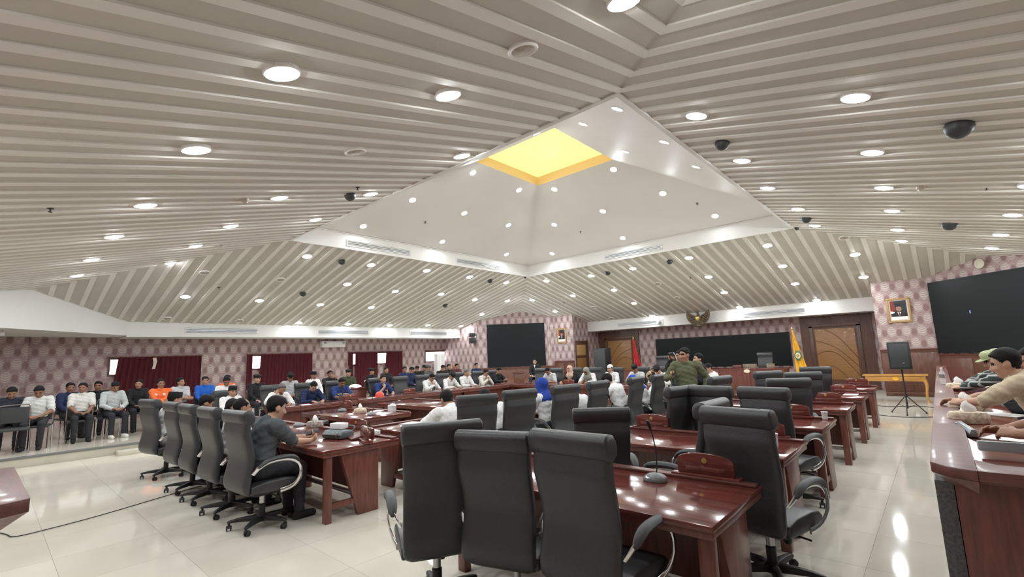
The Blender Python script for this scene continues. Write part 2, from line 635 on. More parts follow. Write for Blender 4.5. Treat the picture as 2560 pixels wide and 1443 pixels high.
def grille(parent, c, L, h, axis):
    """air grille on a bulkhead face: c centre; axis 'x' face normal +x with length along y, 'y' face normal -y"""
    g = obj('air_grille', MB().span(-L / 2, L / 2, -0.012, 0.0, -h / 2, h / 2), 'grille', parent, smooth=False)
    g.location = c
    g.rotation_euler = (0, 0, RAD(90) if axis == 'x' else 0.0)
    fr = MB()
    fr.span(-L / 2 - .03, L / 2 + .03, -0.018, 0.0, h / 2, h / 2 + .028)
    fr.span(-L / 2 - .03, L / 2 + .03, -0.018, 0.0, -h / 2 - .028, -h / 2)
    fr.span(-L / 2 - .03, -L / 2, -0.018, 0.0, -h / 2, h / 2)
    fr.span(L / 2, L / 2 + .03, -0.018, 0.0, -h / 2, h / 2)
    obj('grille_frame', fr, 'grille_frame', g, smooth=False)
    for i in range(3):
        obj('slat', MB().box((0, -0.016, -h / 2 + h * (i + .5) / 3), (L, 0.01, 0.016)), 'grille_frame' if False else 'steel', g, smooth=False)
    return g


bA = obj('trim_bulkhead', MB().span(XW, -11.12, -6.72, 6.74, ZA, 3.19), 'paint_white', smooth=False)
struct(bA, 'white bulkhead above the curtained windows')
for y0, y1 in ((-5.2, -3.04), (-0.75, 1.46), (3.67, 5.85)):
    grille(bA, (-11.12, (y0 + y1) / 2, 2.915), y1 - y0, 0.15, 'x')
bB = obj('trim_bulkhead', MB().span(-5.96, 5.73, 10.80, YW, ZB, 3.26), 'paint_white', smooth=False)
struct(bB, 'white bulkhead above the wooden doors and the head table')
for x0, x1 in ((-4.21, -2.0), (1.47, 3.58)):
    grille(bB, ((x0 + x1) / 2, 10.80, 2.96), x1 - x0, 0.14, 'y')
mb = MB()
poly = [(-11.12, -6.72), (-6.72, -11.12), (-12.45, -11.3), (-12.45, -6.72)]
vs = [(x, y, 2.74) for x, y in poly]
tops = [(-11.12, -6.72, 3.19), (-8.92, -8.92, 3.74), (-6.72, -11.12, 3.19), (-12.45, -11.3, 3.06), (-12.45, -6.72, 3.06)]
mb.add(vs + tops, [(0, 1, 2, 3), (0, 4, 5, 6, 1), (1, 6, 7, 2), (2, 7, 8, 3), (3, 8, 4, 0), (4, 8, 7), (4, 7, 5), (5, 7, 6)])
struct(obj('trim_bulkhead', mb, 'paint_white', smooth=False), 'white gable bulkhead across the left corner')
for y0, y1 in ((-3.11, -1.05), (0.87, 2.95)):
    grille(fa, (-A0, (y0 + y1) / 2, H0 + 0.135), y1 - y0, 0.13, 'x')
grille(fa, (-0.04, A0, H0 + 0.135), 2.05, 0.13, 'y')
for ch in list(fa.children):           # grilles belong to the band they sit on
    if ch.name.startswith('air_grille'):
        tgt = [o for o in bpy.data.objects if o.get('label', '').startswith('white upright band') and (('curtained' in o['label']) if ch.location.x < -4 else ('doors' in o['label']))][0]
        ch.parent = tgt

# floor ---------------------------------------------------------------------
fl = struct(obj('floor', MB().span(-7.0, 11.4, -11.2, 12.0, -0.2, -0.004), 'grout', smooth=False), 'cream glossy tiled floor')
TS = 0.8
tile_me = MB().span(-TS / 2 + .0012, TS / 2 - .0012, -TS / 2 + .0012, TS / 2 - .0012, -0.02, 0.0).mesh('tile', smooth=False)
cells = []
CP = Vector((7.14, -9.493))
for i in range(-16, 8):
    for j in range(-9, 17):
        x, y = 6.53 + TS * (i + .5), -4.95 + TS * (j + .5)
        if x - TS / 2 < -5.55 or x + TS / 2 > 11.4 or y - TS / 2 < -11.2 or y + TS / 2 > 11.2:
            continue
        v = Vector((x, y)) - CP
        fw = v.dot(Vector((_f.x, _f.y)))
        sd = abs(v.dot(Vector((_r.x, _r.y))))
        seen = fw > 1.5 and sd < fw * 1.15 + 0.8
        cells.append((0 if seen else 1, v.length, x, y))
cells.sort()
for c in cells[:280]:
    obj('tile', tile_me, TILE, fl, loc=(c[2], c[3], 0))
mb = MB()
for c in cells[280:]:
    mb.span(c[2] - TS / 2 + .0012, c[2] + TS / 2 - .0012, c[3] - TS / 2 + .0012, c[3] + TS / 2 - .0012, -0.02, 0.0)
o = obj('tile_field', mb, TILE, fl, smooth=False)
o['kind'] = 'stuff'
pl = struct(obj('floor_platform', MB().span(-12.5, -5.55, -11.2, 6.9, -0.2, 0.165), 'stone_riser', smooth=False), 'raised platform for the audience along the window wall')
obj('platform_top', MB().span(-12.5, -5.56, -11.2, 6.9, 0.165, 0.18), TILE, pl, smooth=False)
obj('nosing', MB().span(-5.62, -5.53, -11.2, 6.9, 0.15, 0.186), 'platform_dark', pl, bevel=0.006)
obj('step', MB().span(-5.53, -5.2, -7.6, -4.0, 0.0, 0.08), 'stone_riser', pl, bevel=0.004)
da = struct(obj('floor_dais', MB().span(-4.2, 4.1, 8.0, YW, 0.0, 0.2), 'wainscot', smooth=False), 'low dais under the head table')

# ceiling fixtures ------------------------------------------------------------


def slope_rot(k, s):
    a = math.atan(s)
    return {'A': (0, -a, 0), 'B': (a * -1, 0, 0), 'C': (a, 0, 0), 'D': (0, a, 0)}[k]


LR = 0.105
flat_me = MB().lathe([(0.001, -0.010), (LR * .8, -0.010), (LR * .98, -0.007)], 14, cap=False).mesh('lens')
flat_me.materials.append(MATS['lens'])
lens_me = MB().lathe([(0.001, -0.034), (LR * .6, -0.031), (LR * .95, -0.020), (LR, -0.006)], 14, cap=False).mesh('lens')
lens_me.materials.append(MATS['lens'])
trim_me = MB().lathe([(LR + .030, 0.02), (LR + .030, -0.006), (LR + .022, -0.014), (LR, -0.010), (LR - .01, 0.0), (LR - .01, 0.02)], 18).mesh('downlight')
trim_me.materials.append(MATS['trim_white'])
dead_me = MB().lathe([(0.001, -0.018), (LR * .7, -0.016), (LR, -0.006)], 14, cap=False).mesh('dead_lens')
dead_me.materials.append(MATS['lamp_dead'])


def fixture(k, x, y, label, lit=True, inner=False):
    s = SI if inner else SL
    d = {'A': -x, 'B': y, 'C': -y, 'D': x}[k]
    z = (H1 + SI * (A0 - d)) if inner else zc(d) - 0.020
    o = bpy.data.objects.new('downlight', trim_me)
    link(o)
    o.location = (x, y, z)
    o.rotation_euler = slope_rot(k, s)
    tag(o, label, 'ceiling light', 'round downlights in the %s' % ('white dome' if inner else 'boarded ceiling'))
    c = bpy.data.objects.new('lens', (flat_me if inner else lens_me) if lit else dead_me)
    link(c, o)
    if inner:
        o.scale = (.78,) * 3
    return o


LIT = {
    'C': [[(2.15, -4.94), (-0.08, -5.13), (-2.14, -5.16)],
          [(5.69, -6.47), (3.82, -6.63), (-0.24, -6.63), (-2.32, -6.67), (-4.29, -6.73), (-6.6, -6.67)],
          [(3.67, -8.16), (1.81, -8.25), (-0.52, -8.24), (-2.64, -8.27), (-4.91, -8.29), (-7.08, -8.29)]],
    'D': [[(5.2, -3.66), (5.16, -1.63), (5.09, 0.2), (5.22, 2.14), (5.2, 4.17)],
          [(6.81, -3.6), (6.79, -1.65), (6.78, 0.35), (6.78, 2.25), (6.76, 4.42), (6.76, 6.08)],
          [(8.4, 2.53), (8.4, 4.66), (8.38, 6.64), (8.4, 0.4), (8.4, -1.7), (8.4, -3.8)]],  # later half are unseen lamps, added for more light on the right
    'A': [[(-5.37, -3.86), (-5.38, -1.89), (-5.26, 0.12), (-5.3, 2.1), (-5.35, 4.13)],
          [(-6.91, -1.83), (-7.13, 0.15), (-7.01, 2.15), (-7.26, 4.2), (-7.08, 6.04)],
          [(-8.79, -5.82), (-8.76, -3.83), (-8.8, -1.81), (-8.78, 0.19), (-8.87, 6.18)],
          [(-10.76, -1.69), (-10.74, 0.31), (-10.75, 2.3), (-10.6, 4.28), (-10.58, 6.34)]],
    'B': [[(-4.21, 5.28), (-2.24, 5.49), (-0.51, 5.47), (1.52, 5.37), (3.8, 5.43)],
          [(-6.39, 6.99), (-4.25, 7.13), (-2.25, 7.14), (1.48, 7.12), (3.79, 7.08), (5.67, 6.97)],
          [(-6.41, 8.71), (-2.3, 8.84), (1.43, 8.78), (3.77, 8.72), (5.64, 8.81)],
          [(-2.38, 10.66), (1.38, 10.59), (4.03, 10.59)]]}
LIT['C'].append([(x, -10.2) for x in (-6.4, -4.3, -2.2, 0.0, 2.1, 4.2)])  # added row of lamps outside the view, to brighten the left floor
LIT['D'].append([(10.3, y) for y in (-4.2, -2.1, 0.0, 2.1, 4.2, 6.3)])  # unseen lamp row, added for more light at the right
SIDE = {'A': 'window-side slope', 'B': 'door-side slope', 'C': 'near left slope', 'D': 'near right slope'}
for k, rows in LIT.items():
    for ri, row in enumerate(rows):
        row = sorted(row, key=lambda p: p[0] if k in 'BC' else p[1])
        for i, (x, y) in enumerate(row):
            how = 'nearest' if k == 'D' else 'left'
            fixture(k, x, y, 'lit downlight, %s, %s row from dome, %s from the %s' % (SIDE[k], NTH[ri], NTH[i], how))
INN = {'D': [(2.37, -1.82), (3.71, -2.9), (3.73, -1.16), (3.66, 0.62), (2.26, 0.11)],
       'B': [(1.13, 1.58), (-0.9, 1.59), (1.92, 2.84), (-1.95, 2.92), (-0.06, 2.9), (2.85, 4.13), (-0.14, 4.21), (-3.07, 4.22)],
       'A': [(-1.61, -1.12), (-1.63, 0.79), (-2.97, -2.11), (-2.95, -0.24), (-2.95, 1.73), (-4.23, -2.84), (-4.22, -0.05), (-4.22, 2.97)],
       'C': [(-1.0, -1.6), (1.0, -1.6), (-2.0, -2.9), (0, -2.9), (2.0, -2.9), (-3.0, -4.2), (0, -4.2), (3.0, -4.2)]}
for k, L in INN.items():
    face = {'A': 'window-side', 'B': 'door-side', 'C': 'hidden near left', 'D': 'near right'}[k]
    rows = {}
    for x, y in L:
        d = {'A': -x, 'B': y, 'C': -y, 'D': x}[k]
        rows.setdefault(0 if d < 2.0 else 1 if d < 3.4 else 2, []).append((x, y))
    for r, row in rows.items():
        row.sort(key=lambda p: p[0] if k in 'BC' else p[1])
        for i, (x, y) in enumerate(row):
            fixture(k, x, y, 'lit downlight, %s face of white dome, %s row, %s from the %s' % (
                face, ['top', 'middle', 'bottom'][r], NTH[i], 'nearest' if k == 'D' else 'left'), inner=True)
DEAD = [('C', 2.03, -6.62, 'left slope between two lit lamps'), ('C', 4.8, -6.62, 'near left slope closest to the camera'),
        ('A', -7.05, -3.87, 'window-side slope near the dome corner'), ('A', -7.04, -5.82, 'window-side slope at the far left end'),
        ('A', -10.69, -5.82, 'window-side slope just above the left bulkhead end'), ('A', -10.72, -3.75, 'window-side slope above the first long grille'),
        ('A', -8.8, 2.2, 'window-side slope above the middle curtains'), ('A', -8.8, 4.2, 'window-side slope above the bright window'),
        ('B', -0.4, 7.12, 'door-side slope in the second row'), ('B', -0.4, 8.8, 'door-side slope above the head table'),
        ('B', -4.3, 8.8, 'door-side slope near the left grille'), ('B', -4.4, 10.5, 'door-side slope over the left door'), ('B', 5.6, 5.75, 'door-side slope by the right hip')]
for k, x, y, w in DEAD:
    fixture(k, x, y, 'unlit dull downlight in the ' + w, lit=False)

dome_me = MB().lathe([(0.095, 0.02), (0.10, -0.01), (0.095, -0.04), (0.075, -0.075), (0.04, -0.1), (0.002, -0.108)], 16).mesh('ceiling_speaker')
dome_me.materials.append(MATS['dome_black'])
for k, x, y, w, sc in [('D', 7.61, -2.44, 'large, at the near right', 1.35), ('D', 5.15, -2.53, 'beside the near edge of the dome', 1.0), ('D', 5.18, 3.28, 'near the right tip of the dome', 1.0),
                       ('D', 7.61, 3.54, 'further along the right slope', 1.3), ('D', 4.72, 4.66, 'at the right tip of the dome', .55),
                       ('C', -0.15, -5.49, 'on the near left slope close to the dome', 1.0), ('A', -5.4, -2.83, 'below the left dome grille', 1.0), ('A', -7.93, -2.81, 'mid window-side slope', 1.0),
                       ('A', -5.37, 3.23, 'below the middle dome grille', 1.0), ('A', -8.08, 3.24, 'window-side slope towards the far corner', 1.0),
                       ('B', -1.51, 5.45, 'left of the right dome grille', 1.0), ('B', 0.87, 5.39, 'below the right dome grille', 1.0), ('A', -4.7, 4.55, 'at the far tip of the dome', .55)]:
    d = {'A': -x, 'B': y, 'C': -y, 'D': x}[k]
    o = bpy.data.objects.new('ceiling_speaker', dome_me)
    link(o)
    o.location = (x, y, zc(d) - 0.02)
    o.rotation_euler = slope_rot(k, SL)
    o.scale = (sc,) * 3
    tag(o, 'black dome ceiling speaker ' + w, 'speaker', 'black dome ceiling speakers')
det_me = MB().lathe([(0.06, 0.02), (0.06, -0.015), (0.045, -0.03), (0.03, -0.034), (0.028, -0.05), (0.002, -0.054)], 14).mesh('smoke_detector')
det_me.materials.append(MATS['lamp_dead'])
for k, x, y, w in [('C', -0.36, -7.08, 'near left slope'), ('D', 7.23, 0.42, 'near right slope'), ('C', -4.6, -6.2, 'left slope above the audience')]:
    d = {'A': -x, 'B': y, 'C': -y, 'D': x}[k]
    o = bpy.data.objects.new('smoke_detector', det_me)
    link(o)
    o.location = (x, y, zc(d) - 0.02)
    o.rotation_euler = slope_rot(k, SL)
    tag(o, 'small brown smoke detector on the ' + w, 'smoke detector', 'brown smoke detectors')
spr = MB().lathe([(0.035, 0.0), (0.035, -0.006), (0.009, -0.008), (0.008, -0.04), (0.022, -0.042), (0.02, -0.048)], 10).mesh('sprinkler')
spr.materials.append(MATS['dome_black'])
for k, x, y, inner, w in [('C', -0.64, -9.13, 0, 'left slope by the outer boards'), ('D', 7.97, 0.5, 0, 'right slope beyond the smoke detector'), ('A', -3.6, -1.2, 1, 'left dome face'),
                          ('B', -1.3, 3.5, 1, 'far dome face'), ('B', 2.6, 3.5, 1, 'right dome face'), ('C', 0.3, -5.6, 0, 'left slope beside a black dome speaker'),
                          ('A', -8.0, -5.2, 0, 'window-side slope over the left corner'), ('B', 0.9, 7.0, 0, 'door-side slope'), ('B', -5.2, 7.8, 0, 'door-side slope by the far corner')]:
    d = {'A': -x, 'B': y, 'C': -y, 'D': x}[k]
    o = bpy.data.objects.new('sprinkler', spr)
    link(o)
    o.location = (x, y, (H1 + SI * (A0 - d)) if inner else zc(d) - 0.005)
    tag(o, 'tiny dark sprinkler head on the ' + w, 'sprinkler', 'sprinkler heads')
# access hatch near the far corner
q = [(-8.3, 6.7), (-7.5, 6.7), (-7.5, 7.4), (-8.3, 7.4)]
mb = MB()
mb.add([(x, y, zc(-x) - 0.034) for x, y in q] + [(x, y, zc(-x) - 0.02) for x, y in q], [(0, 1, 2, 3), (4, 7, 6, 5), (0, 4, 5, 1), (1, 5, 6, 2), (2, 6, 7, 3), (3, 7, 4, 0)])
tag(obj('access_hatch', mb, 'ceiling_board', smooth=False), 'grey square access hatch in the ceiling near the far corner', 'hatch')

# windows and curtains -------------------------------------------------------


def window(n, y0, y1, label):
    e = bpy.data.objects.new('window_%d' % n, None)
    link(e)
    y0, y1 = wally(y0), wally(y1)
    e.location = (XW, (y0 + y1) / 2, 0)
    struct(e, label)
    L = y1 - y0
    obj('pane', MB().span(0.0, 0.012, -L / 2 + .05, L / 2 - .05, 1.58, 2.04), 'daylight_glass', e, smooth=False)
    fr = MB()
    fr.span(0.0, 0.03, -L / 2, L / 2, 2.04, 2.10)
    fr.span(0.0, 0.03, -L / 2, L / 2, 1.52, 1.58)
    fr.span(0.0, 0.03, -L / 2, -L / 2 + .05, 1.58, 2.04)
    fr.span(0.0, 0.03, L / 2 - .05, L / 2, 1.58, 2.04)
    obj('window_frame', fr, 'door_brown', e, smooth=False)
    obj('rail', MB().span(0.05, 0.15, -L / 2 - .05, L / 2 + .05, 2.10, 2.135), 'wainscot', e, smooth=False)
    return e


def curtain(y0, y1, label, z0=0.35, z1=2.11, slant=0.0):
    y0, y1 = wally(y0), wally(y1)
    n = max(6, int((y1 - y0) / 0.022))
    rows = [z0, (z0 + z1) / 2, z1]
    mb = MB()
    fr, bk = [], []
    for zz in rows:
        a, b = [], []
        for i in range(n + 1):
            u = i / n
            y = y0 + (y1 - y0) * u + (slant * (z1 - zz) * (1 - u))
            w = 0.028 * math.sin(u * (y1 - y0) * 2 * math.pi / 0.14) + 0.008 * math.sin(u * 37 + zz * 3)
            a.append((XW + .13 + w, y, zz))
            b.append((XW + .125 + w - 0.006, y, zz))
        fr.append(a)
        bk.append(b)
    vs = [p for r in fr for p in r] + [p for r in bk for p in r]
    m = n + 1
    off = len(rows) * m
    fs = []
    for r in range(len(rows) - 1):
        for i in range(n):
            fs.append((r * m + i, r * m + i + 1, (r + 1) * m + i + 1, (r + 1) * m + i))
            fs.append((off + r * m + i, off + (r + 1) * m + i, off + (r + 1) * m + i + 1, off + r * m + i + 1))
    mb.add(vs, fs)
    o = obj('curtain', mb, 'curtain')
    return tag(o, label, 'curtain', 'maroon curtains along the window wall')


window(1, -7.06, -4.7, 'high window strip at the left end of the window wall')
window(2, -3.22, -0.92, 'high window strip second from the left')
window(3, 0.7, 3.3, 'high window strip in the middle of the window wall')
window(4, 4.7, 6.6, 'bright window strip near the far corner')
curtain(-6.84, -4.68, 'wide maroon curtain at the left, beside a slanted slit of daylight', slant=-0.10)
curtain(-3.27, -3.09, 'narrow maroon curtain left of the bright square gap')
curtain(-2.80, -0.90, 'wide maroon curtain right of the bright square gap', slant=-0.05)
curtain(0.68, 0.84, 'narrow maroon curtain at the start of the middle window')
curtain(0.96, 2.03, 'maroon curtain between two slits of daylight')
curtain(2.47, 3.35, 'maroon curtain right of the second slit of daylight', slant=-0.06)
curtain(6.2, 6.72, 'maroon curtain in the far corner beside the dark monitor')
tag(obj('curtain_tieback', MB().prism([(wally(p), q) for p, q in ((-6.02, 2.06), (-5.93, 2.08), (-5.9, 1.95), (-5.94, 1.7), (-6.02, 1.7), (-5.99, 1.9))], 'x', XW + .185, XW + .195), 'mount_cream'), 'pale tieback hanging on the left maroon curtain', 'tieback')

# doors on the back wall -----------------------------------------------------


def door(n, x0, x1, px0, px1, mirror, label):
    e = bpy.data.objects.new('door_%d' % n, None)
    link(e)
    x0, x1, px0, px1 = (xb(v) for v in (x0, x1, px0, px1))
    e.location = ((x0 + x1) / 2, YW, 0)
    struct(e, label)
    c = (x0 + x1) / 2
    obj('surround', MB().span(x0 - c, x1 - c, -0.05, 0.0, 0, 2.72), 'door_brown', e, smooth=False)
    j = MB()
    j.span(px0 - c - .18, px0 - c - .06, -0.10, -0.05, 0, 2.36)
    obj('jamb', j, 'door_brown', e, bevel=0.006)
    obj('jamb', MB().span(px1 - c + .06, px1 - c + .18, -0.10, -0.05, 0, 2.36), 'door_brown', e, bevel=0.006)
    obj('jamb_head', MB().span(px0 - c - .18, px1 - c + .18, -0.10, -0.05, 2.30, 2.42), 'door_brown', e, bevel=0.006)
    leaf = obj('door_leaf', MB().span(px0 - c - .06, px1 - c + .06, -0.075, -0.05, 0, 2.30), 'door_brown', e, smooth=False)
    pn = obj('inset_panel', MB().span(px0 - c, px1 - c, -0.085, -0.07, 0.35, 2.24), 'door_panel', e, bevel=0.004)
    w = px1 - px0
    for pts in ([(0.25, 1.0), (0.6, 0.82), (1.0, 0.42)], [(0.0, 0.78), (0.5, 0.62), (1.0, 0.25)], [(0.0, 0.5), (0.3, 0.56), (0.62, 0.44), (1.0, 0.06)], [(0.0, 0.2), (0.35, 0.26), (0.6, 0.12), (0.7, 0.0)]):
        cs = []
        for i in range(13):
            t = i / 12 * (len(pts) - 1)
            a = min(int(t), len(pts) - 2)
            p0, p1, p2, p3 = pts[max(a - 1, 0)], pts[a], pts[a + 1], pts[min(a + 2, len(pts) - 1)]
            f = t - a

            def cr(q):
                return 0.5 * (2 * p1[q] + (p2[q] - p0[q]) * f + (2 * p0[q] - 5 * p1[q] + 4 * p2[q] - p3[q]) * f * f + (3 * p1[q] - p0[q] - 3 * p2[q] + p3[q]) * f ** 3)
            u, v = cr(0), cr(1)
            if mirror:
                u = 1 - u
            cs.append((px0 - c + u * w, -0.087, 0.36 + v * 1.87))
        obj('inlay', MB().tube(cs, 0.009, 6), 'wainscot', pn)
    return e


door(1, -5.6, -3.35, -5.0, -3.75, True, 'brown wooden door with curved inlays left of the head screen')
door(2, 3.32, 5.5, 3.77, 4.98, False, 'brown wooden door with curved inlays right of the head screen')

# big black screens ------------------------------------------------------------


def screen(name, label, p0, p1, z0, z1, led=False):
    dx, dy = p1[0] - p0[0], p1[1] - p0[1]
    L = math.hypot(dx, dy)
    e = thing(name, label, 'screen', (p0[0], p0[1], 0), math.atan2(dy, dx))
    obj('housing', MB().span(0, L, -0.09, -0.005, z0, z1), 'screen_edge', e, bevel=0.004)
    obj('display', MB().span(0.012, L - 0.012, -0.098, -0.088, z0 + .012, z1 - .012), 'screen_black', e, smooth=False)
    if led:
        obj('indicator', MB().span(1.12, 1.132, -0.105, -0.095, 2.36, 2.44), 'blue_led', e, smooth=False)
    return e


screen('video_wall', 'large black video wall across the far corner', (-9.50, 7.09), (-7.46, 9.13), 1.16, 3.27)
screen('video_wall', 'large black video wall across the right corner with a blue speck', (7.16, 9.43), (9.5, 7.09), 1.28, 3.38, led=True)
screen('video_wall', 'long black screen on the wall behind the head table', (xb(-2.5), YW), (xb(2.93), YW), 0.9, 2.205)
# ------------------------------------------------------------------ office chair


def catmull(P, n):
    P = np.array(P, float)
    out = []
    for i in range(n):
        t = i / (n - 1) * (len(P) - 1)
        a = min(int(t), len(P) - 2)
        f = t - a
        p0, p1, p2, p3 = P[max(a - 1, 0)], P[a], P[a + 1], P[min(a + 2, len(P) - 1)]
        out.append(0.5 * (2 * p1 + (p2 - p0) * f + (2 * p0 - 5 * p1 + 4 * p2 - p3) * f * f + (3 * p1 - p0 - 3 * p2 + p3) * f ** 3))
    return np.array(out)


def sring(hw, th, cy, z, n=24, ex=0.32, ey=0.55):
    r = []
    for k in range(n):
        t = 2 * math.pi * k / n
        c, s = math.cos(t), math.sin(t)
        r.append((hw * math.copysign(abs(c) ** ex, c), cy + th / 2 * math.copysign(abs(s) ** ey, s), z))
    return r


def build_chair():
    t = thing('office_chair', 'black leather swivel chair', 'chair', group='black high-back swivel chairs')
    prof = catmull([(-.225, .385, .20, .03), (-.262, .43, .25, .07), (-.268, .52, .257, .092), (-.242, .65, .252, .088), (-.232, .76, .25, .088),
                    (-.258, .89, .254, .098), (-.286, 1.0, .258, .094), (-.288, 1.06, .258, .082), (-.286, 1.11, .258, .074), (-.286, 1.17, .25, .05)], 26)
    mb = MB().loft([sring(p[2], max(p[3], .02), p[0], p[1]) for p in prof])
    obj('backrest', mb, 'leather', t)
    # rolled head pad: profile in (y, z), swept across x with rounded ends
    pr = catmull([(-.228, 1.12), (-.222, 1.17), (-.245, 1.225), (-.29, 1.243), (-.33, 1.232), (-.347, 1.20), (-.343, 1.16), (-.33, 1.12), (-.30, 1.10), (-.255, 1.10)], 22)
    cyc = pr.mean(axis=0)
    rings = []
    for u in (-1, -.985, -.95, -.5, 0, .5, .95, .985, 1):
        s = {1.0: .55, .985: .85, .95: 1.0}.get(abs(u), 1.0)
        rings.append([(u * .268, cyc[0] + (p[0] - cyc[0]) * s, cyc[1] + (p[1] - cyc[1]) * s) for p in pr[:-1]])
    obj('headrest', MB().loft(rings), 'leather', t)
    mb = MB().prism([(-.235, .40), (-.235, .475), (-.10, .50), (.12, .502), (.23, .485), (.28, .45), (.275, .42), (.22, .395), (.0, .385)], 'x', -.262, .262)
    obj('seat', mb, 'leather', t, bevel=0.028, seg=3)
    obj('seat_pan', MB().span(-.2, .2, -.18, .2, .365, .395), 'plastic_black', t, bevel=0.008)
    for s in (-1, 1):
        path = catmull([(-.225, .60), (-.185, .665), (-.09, .708), (.05, .715), (.17, .69), (.245, .63), (.262, .55), (.235, .46), (.17, .405), (.06, .385)], 22)
        xs = [s * (.262 + .048 * min(1, i / 3) - .05 * max(0, (i - 15) / 6)) for i in range(22)]
        obj('arm_frame', MB().tube([(x, p[0], p[1]) for x, p in zip(xs, path)], .023, 8, flat=.4, up=(1, 0, 0)), 'chrome', t)
        pp = catmull([(-.20, .665), (-.10, .722), (.05, .734), (.17, .715), (.235, .655)], 13)
        rr = [.014, .026, .032, .034, .035, .036, .036, .036, .035, .034, .032, .026, .014]
        obj('arm_pad', MB().tube([(s * .31, p[0], p[1]) for p in pp], rr, 10, flat=.62), 'leather_pad', t)
    obj('column', MB().lathe([(.034, .10), (.034, .23), (.028, .235), (.028, .37)], 14), 'plastic_black', t)
    obj('gas_lift', MB().lathe([(.0285, .24), (.0285, .345)], 14), 'steel', t)
    obj('tilt_box', MB().span(-.08, .08, -.10, .12, .325, .37), 'plastic_black', t, bevel=0.01)
    lv = obj('lever', MB().tube([(.06, .02, .345), (.20, .03, .34), (.27, .04, .33)], .007, 6), 'plastic_black', t)
    kn = obj('tension_knob', MB().lathe([(.006, .0), (.012, -.02), (.026, -.06), (.028, -.09), (.02, -.105), (.004, -.108)], 12), 'plastic_black', t)
    kn.location = (.06, .14, .335)
    hub = obj('hub', MB().lathe([(.05, .06), (.056, .075), (.056, .105), (.04, .125)], 14), 'plastic_black', t)
    cm = MB()
    cm.lathe([(.010, .055), (.010, .085)], 8)
    cm.prism([(-.03, .055), (.012, .062), (.02, .045), (-.005, .028), (-.04, .03)], 'x', -.012, .012)
    for sx in (-1, 1):
        cm.lathe([(.012, sx * .012), (.026, sx * .012), (.027, sx * .02), (.02, sx * .026), (.004, sx * .027)], 12,
                 Matrix.Translation((0, -.016, .027)) @ Matrix.Rotation(RAD(90), 4, 'Y'))
    cme = cm.mesh('caster')
    cme.materials.append(MATS['plastic_black'])
    for k in range(5):
        a = 2 * math.pi * k / 5 + 0.35
        rings = []
        for r, w, h0, h1 in ((.03, .036, .068, .118), (.12, .032, .072, .12), (.22, .026, .076, .112), (.295, .022, .075, .10), (.325, .016, .074, .092)):
            rings.append([(r, -w, h0), (r, w, h0), (r, w * .8, h1), (r, -w * .8, h1)])
        lg = obj('base_leg', MB().loft(rings).mesh('base_leg', bevel=.006), 'plastic_black', t)
        lg.rotation_euler = (0, 0, a)
        cs = obj('caster', cme, None, lg)
        cs.location = (.305, 0, 0)
        cs.rotation_euler = (0, 0, 1.1 * k)
    return t


chair = Maker(build_chair)

# ------------------------------------------------------------------ desks


def build_desk(L, D=0.95, ends=(True, True), solid=False):
    def f():
        t = thing('conference_desk', 'desk', 'desk', group='mahogany conference desks')
        obj('table_top', MB().span(-L / 2, L / 2, 0, D, .715, .75), 'mahogany', t, bevel=0.006)
        obj('edge_band', MB().span(-L / 2 + .01, L / 2 - .01, 0.012, D - .012, .675, .715), 'mahogany_side', t, bevel=0.004)
        obj('ledge', MB().span(-L / 2 + .02, L / 2 - .02, D - .10, D - .02, .75, .768), 'ledge_wood', t, bevel=0.004)
        for s, on in zip((-1, 1), ends):
            if not on:
                continue
            x = s * (L / 2 - .07)
            obj('leg', MB().span(x - .04, x + .04, .055, .125, 0, .68), 'mahogany_side', t, bevel=0.006)
            obj('side_panel', MB().prism([(.22, .68), (.44, 0.0), (.69, 0.0), (.69, .68)], 'x', x - .028, x + .028), 'mahogany_side', t, bevel=0.004)
            obj('stretcher', MB().span(x - .022, x + .022, .12, .42, .13, .19), 'mahogany_side', t, bevel=0.004)
        if not all(ends):
            obj('leg', MB().span(-.04, .04, .055, .125, 0, .68), 'mahogany_side', t, bevel=0.006)
        obj('modesty_panel', MB().span(-L / 2 + .1, L / 2 - .1, .655, .685, .06 if solid else .16, .675), 'mahogany_side', t, smooth=False)
        obj('foot_rail', MB().span(-L / 2 + .1, L / 2 - .1, .60, .655, .10, .14), 'steel', t, bevel=0.004)
        return t
    return Maker(f)


desk_pair = build_desk(2.1)
desk_row = build_desk(1.8)

# right-hand block: six rows facing the head table
for i, y in enumerate((-6.9, -5.05, -3.3, -1.45, 0.4, 2.3)):
    desk_pair('mahogany two-seat desk at the right block, %s row from the camera' % NTH[i], (5.1 if i == 0 else 5.03, y, 0))
# near arm of the horseshoe
for x, w in ((1.30, 'right end by the man in grey'), (-0.5, 'middle of the near arm'), (-2.3, 'left end of the near arm')):
    desk_row('mahogany desk in the near arm of the horseshoe, ' + w, (x, -7.05, 0))
# left arm (users face +x)
for i, y in enumerate((-4.35, -2.55, -0.75, 1.05)):
    desk_row('mahogany desk in the window-side arm, %s from the left' % NTH[i], (-4.30, y, 0), RAD(-90))
# far arm (users face -y)
for i, x in enumerate((-3.3, -1.5, 0.3)):
    desk_row('mahogany desk in the far arm, %s from the left' % NTH[i], (x, 3.05, 0), RAD(180))
# right arm (users face -x)
for i, y in enumerate((-4.9, -3.1, -1.3)):
    desk_row('mahogany desk before the row of white shirts, %s from the camera' % NTH[i], (1.95, y, 0), RAD(90))
# inner tables
inner = build_desk(2.1, 1.05, solid=True)
inner('shiny mahogany table inside the horseshoe with tissue box and microphones', (-1.05, -5.38, 0))
inner('mahogany table inside the horseshoe behind the shiny one', (-1.25, -3.6, 0))

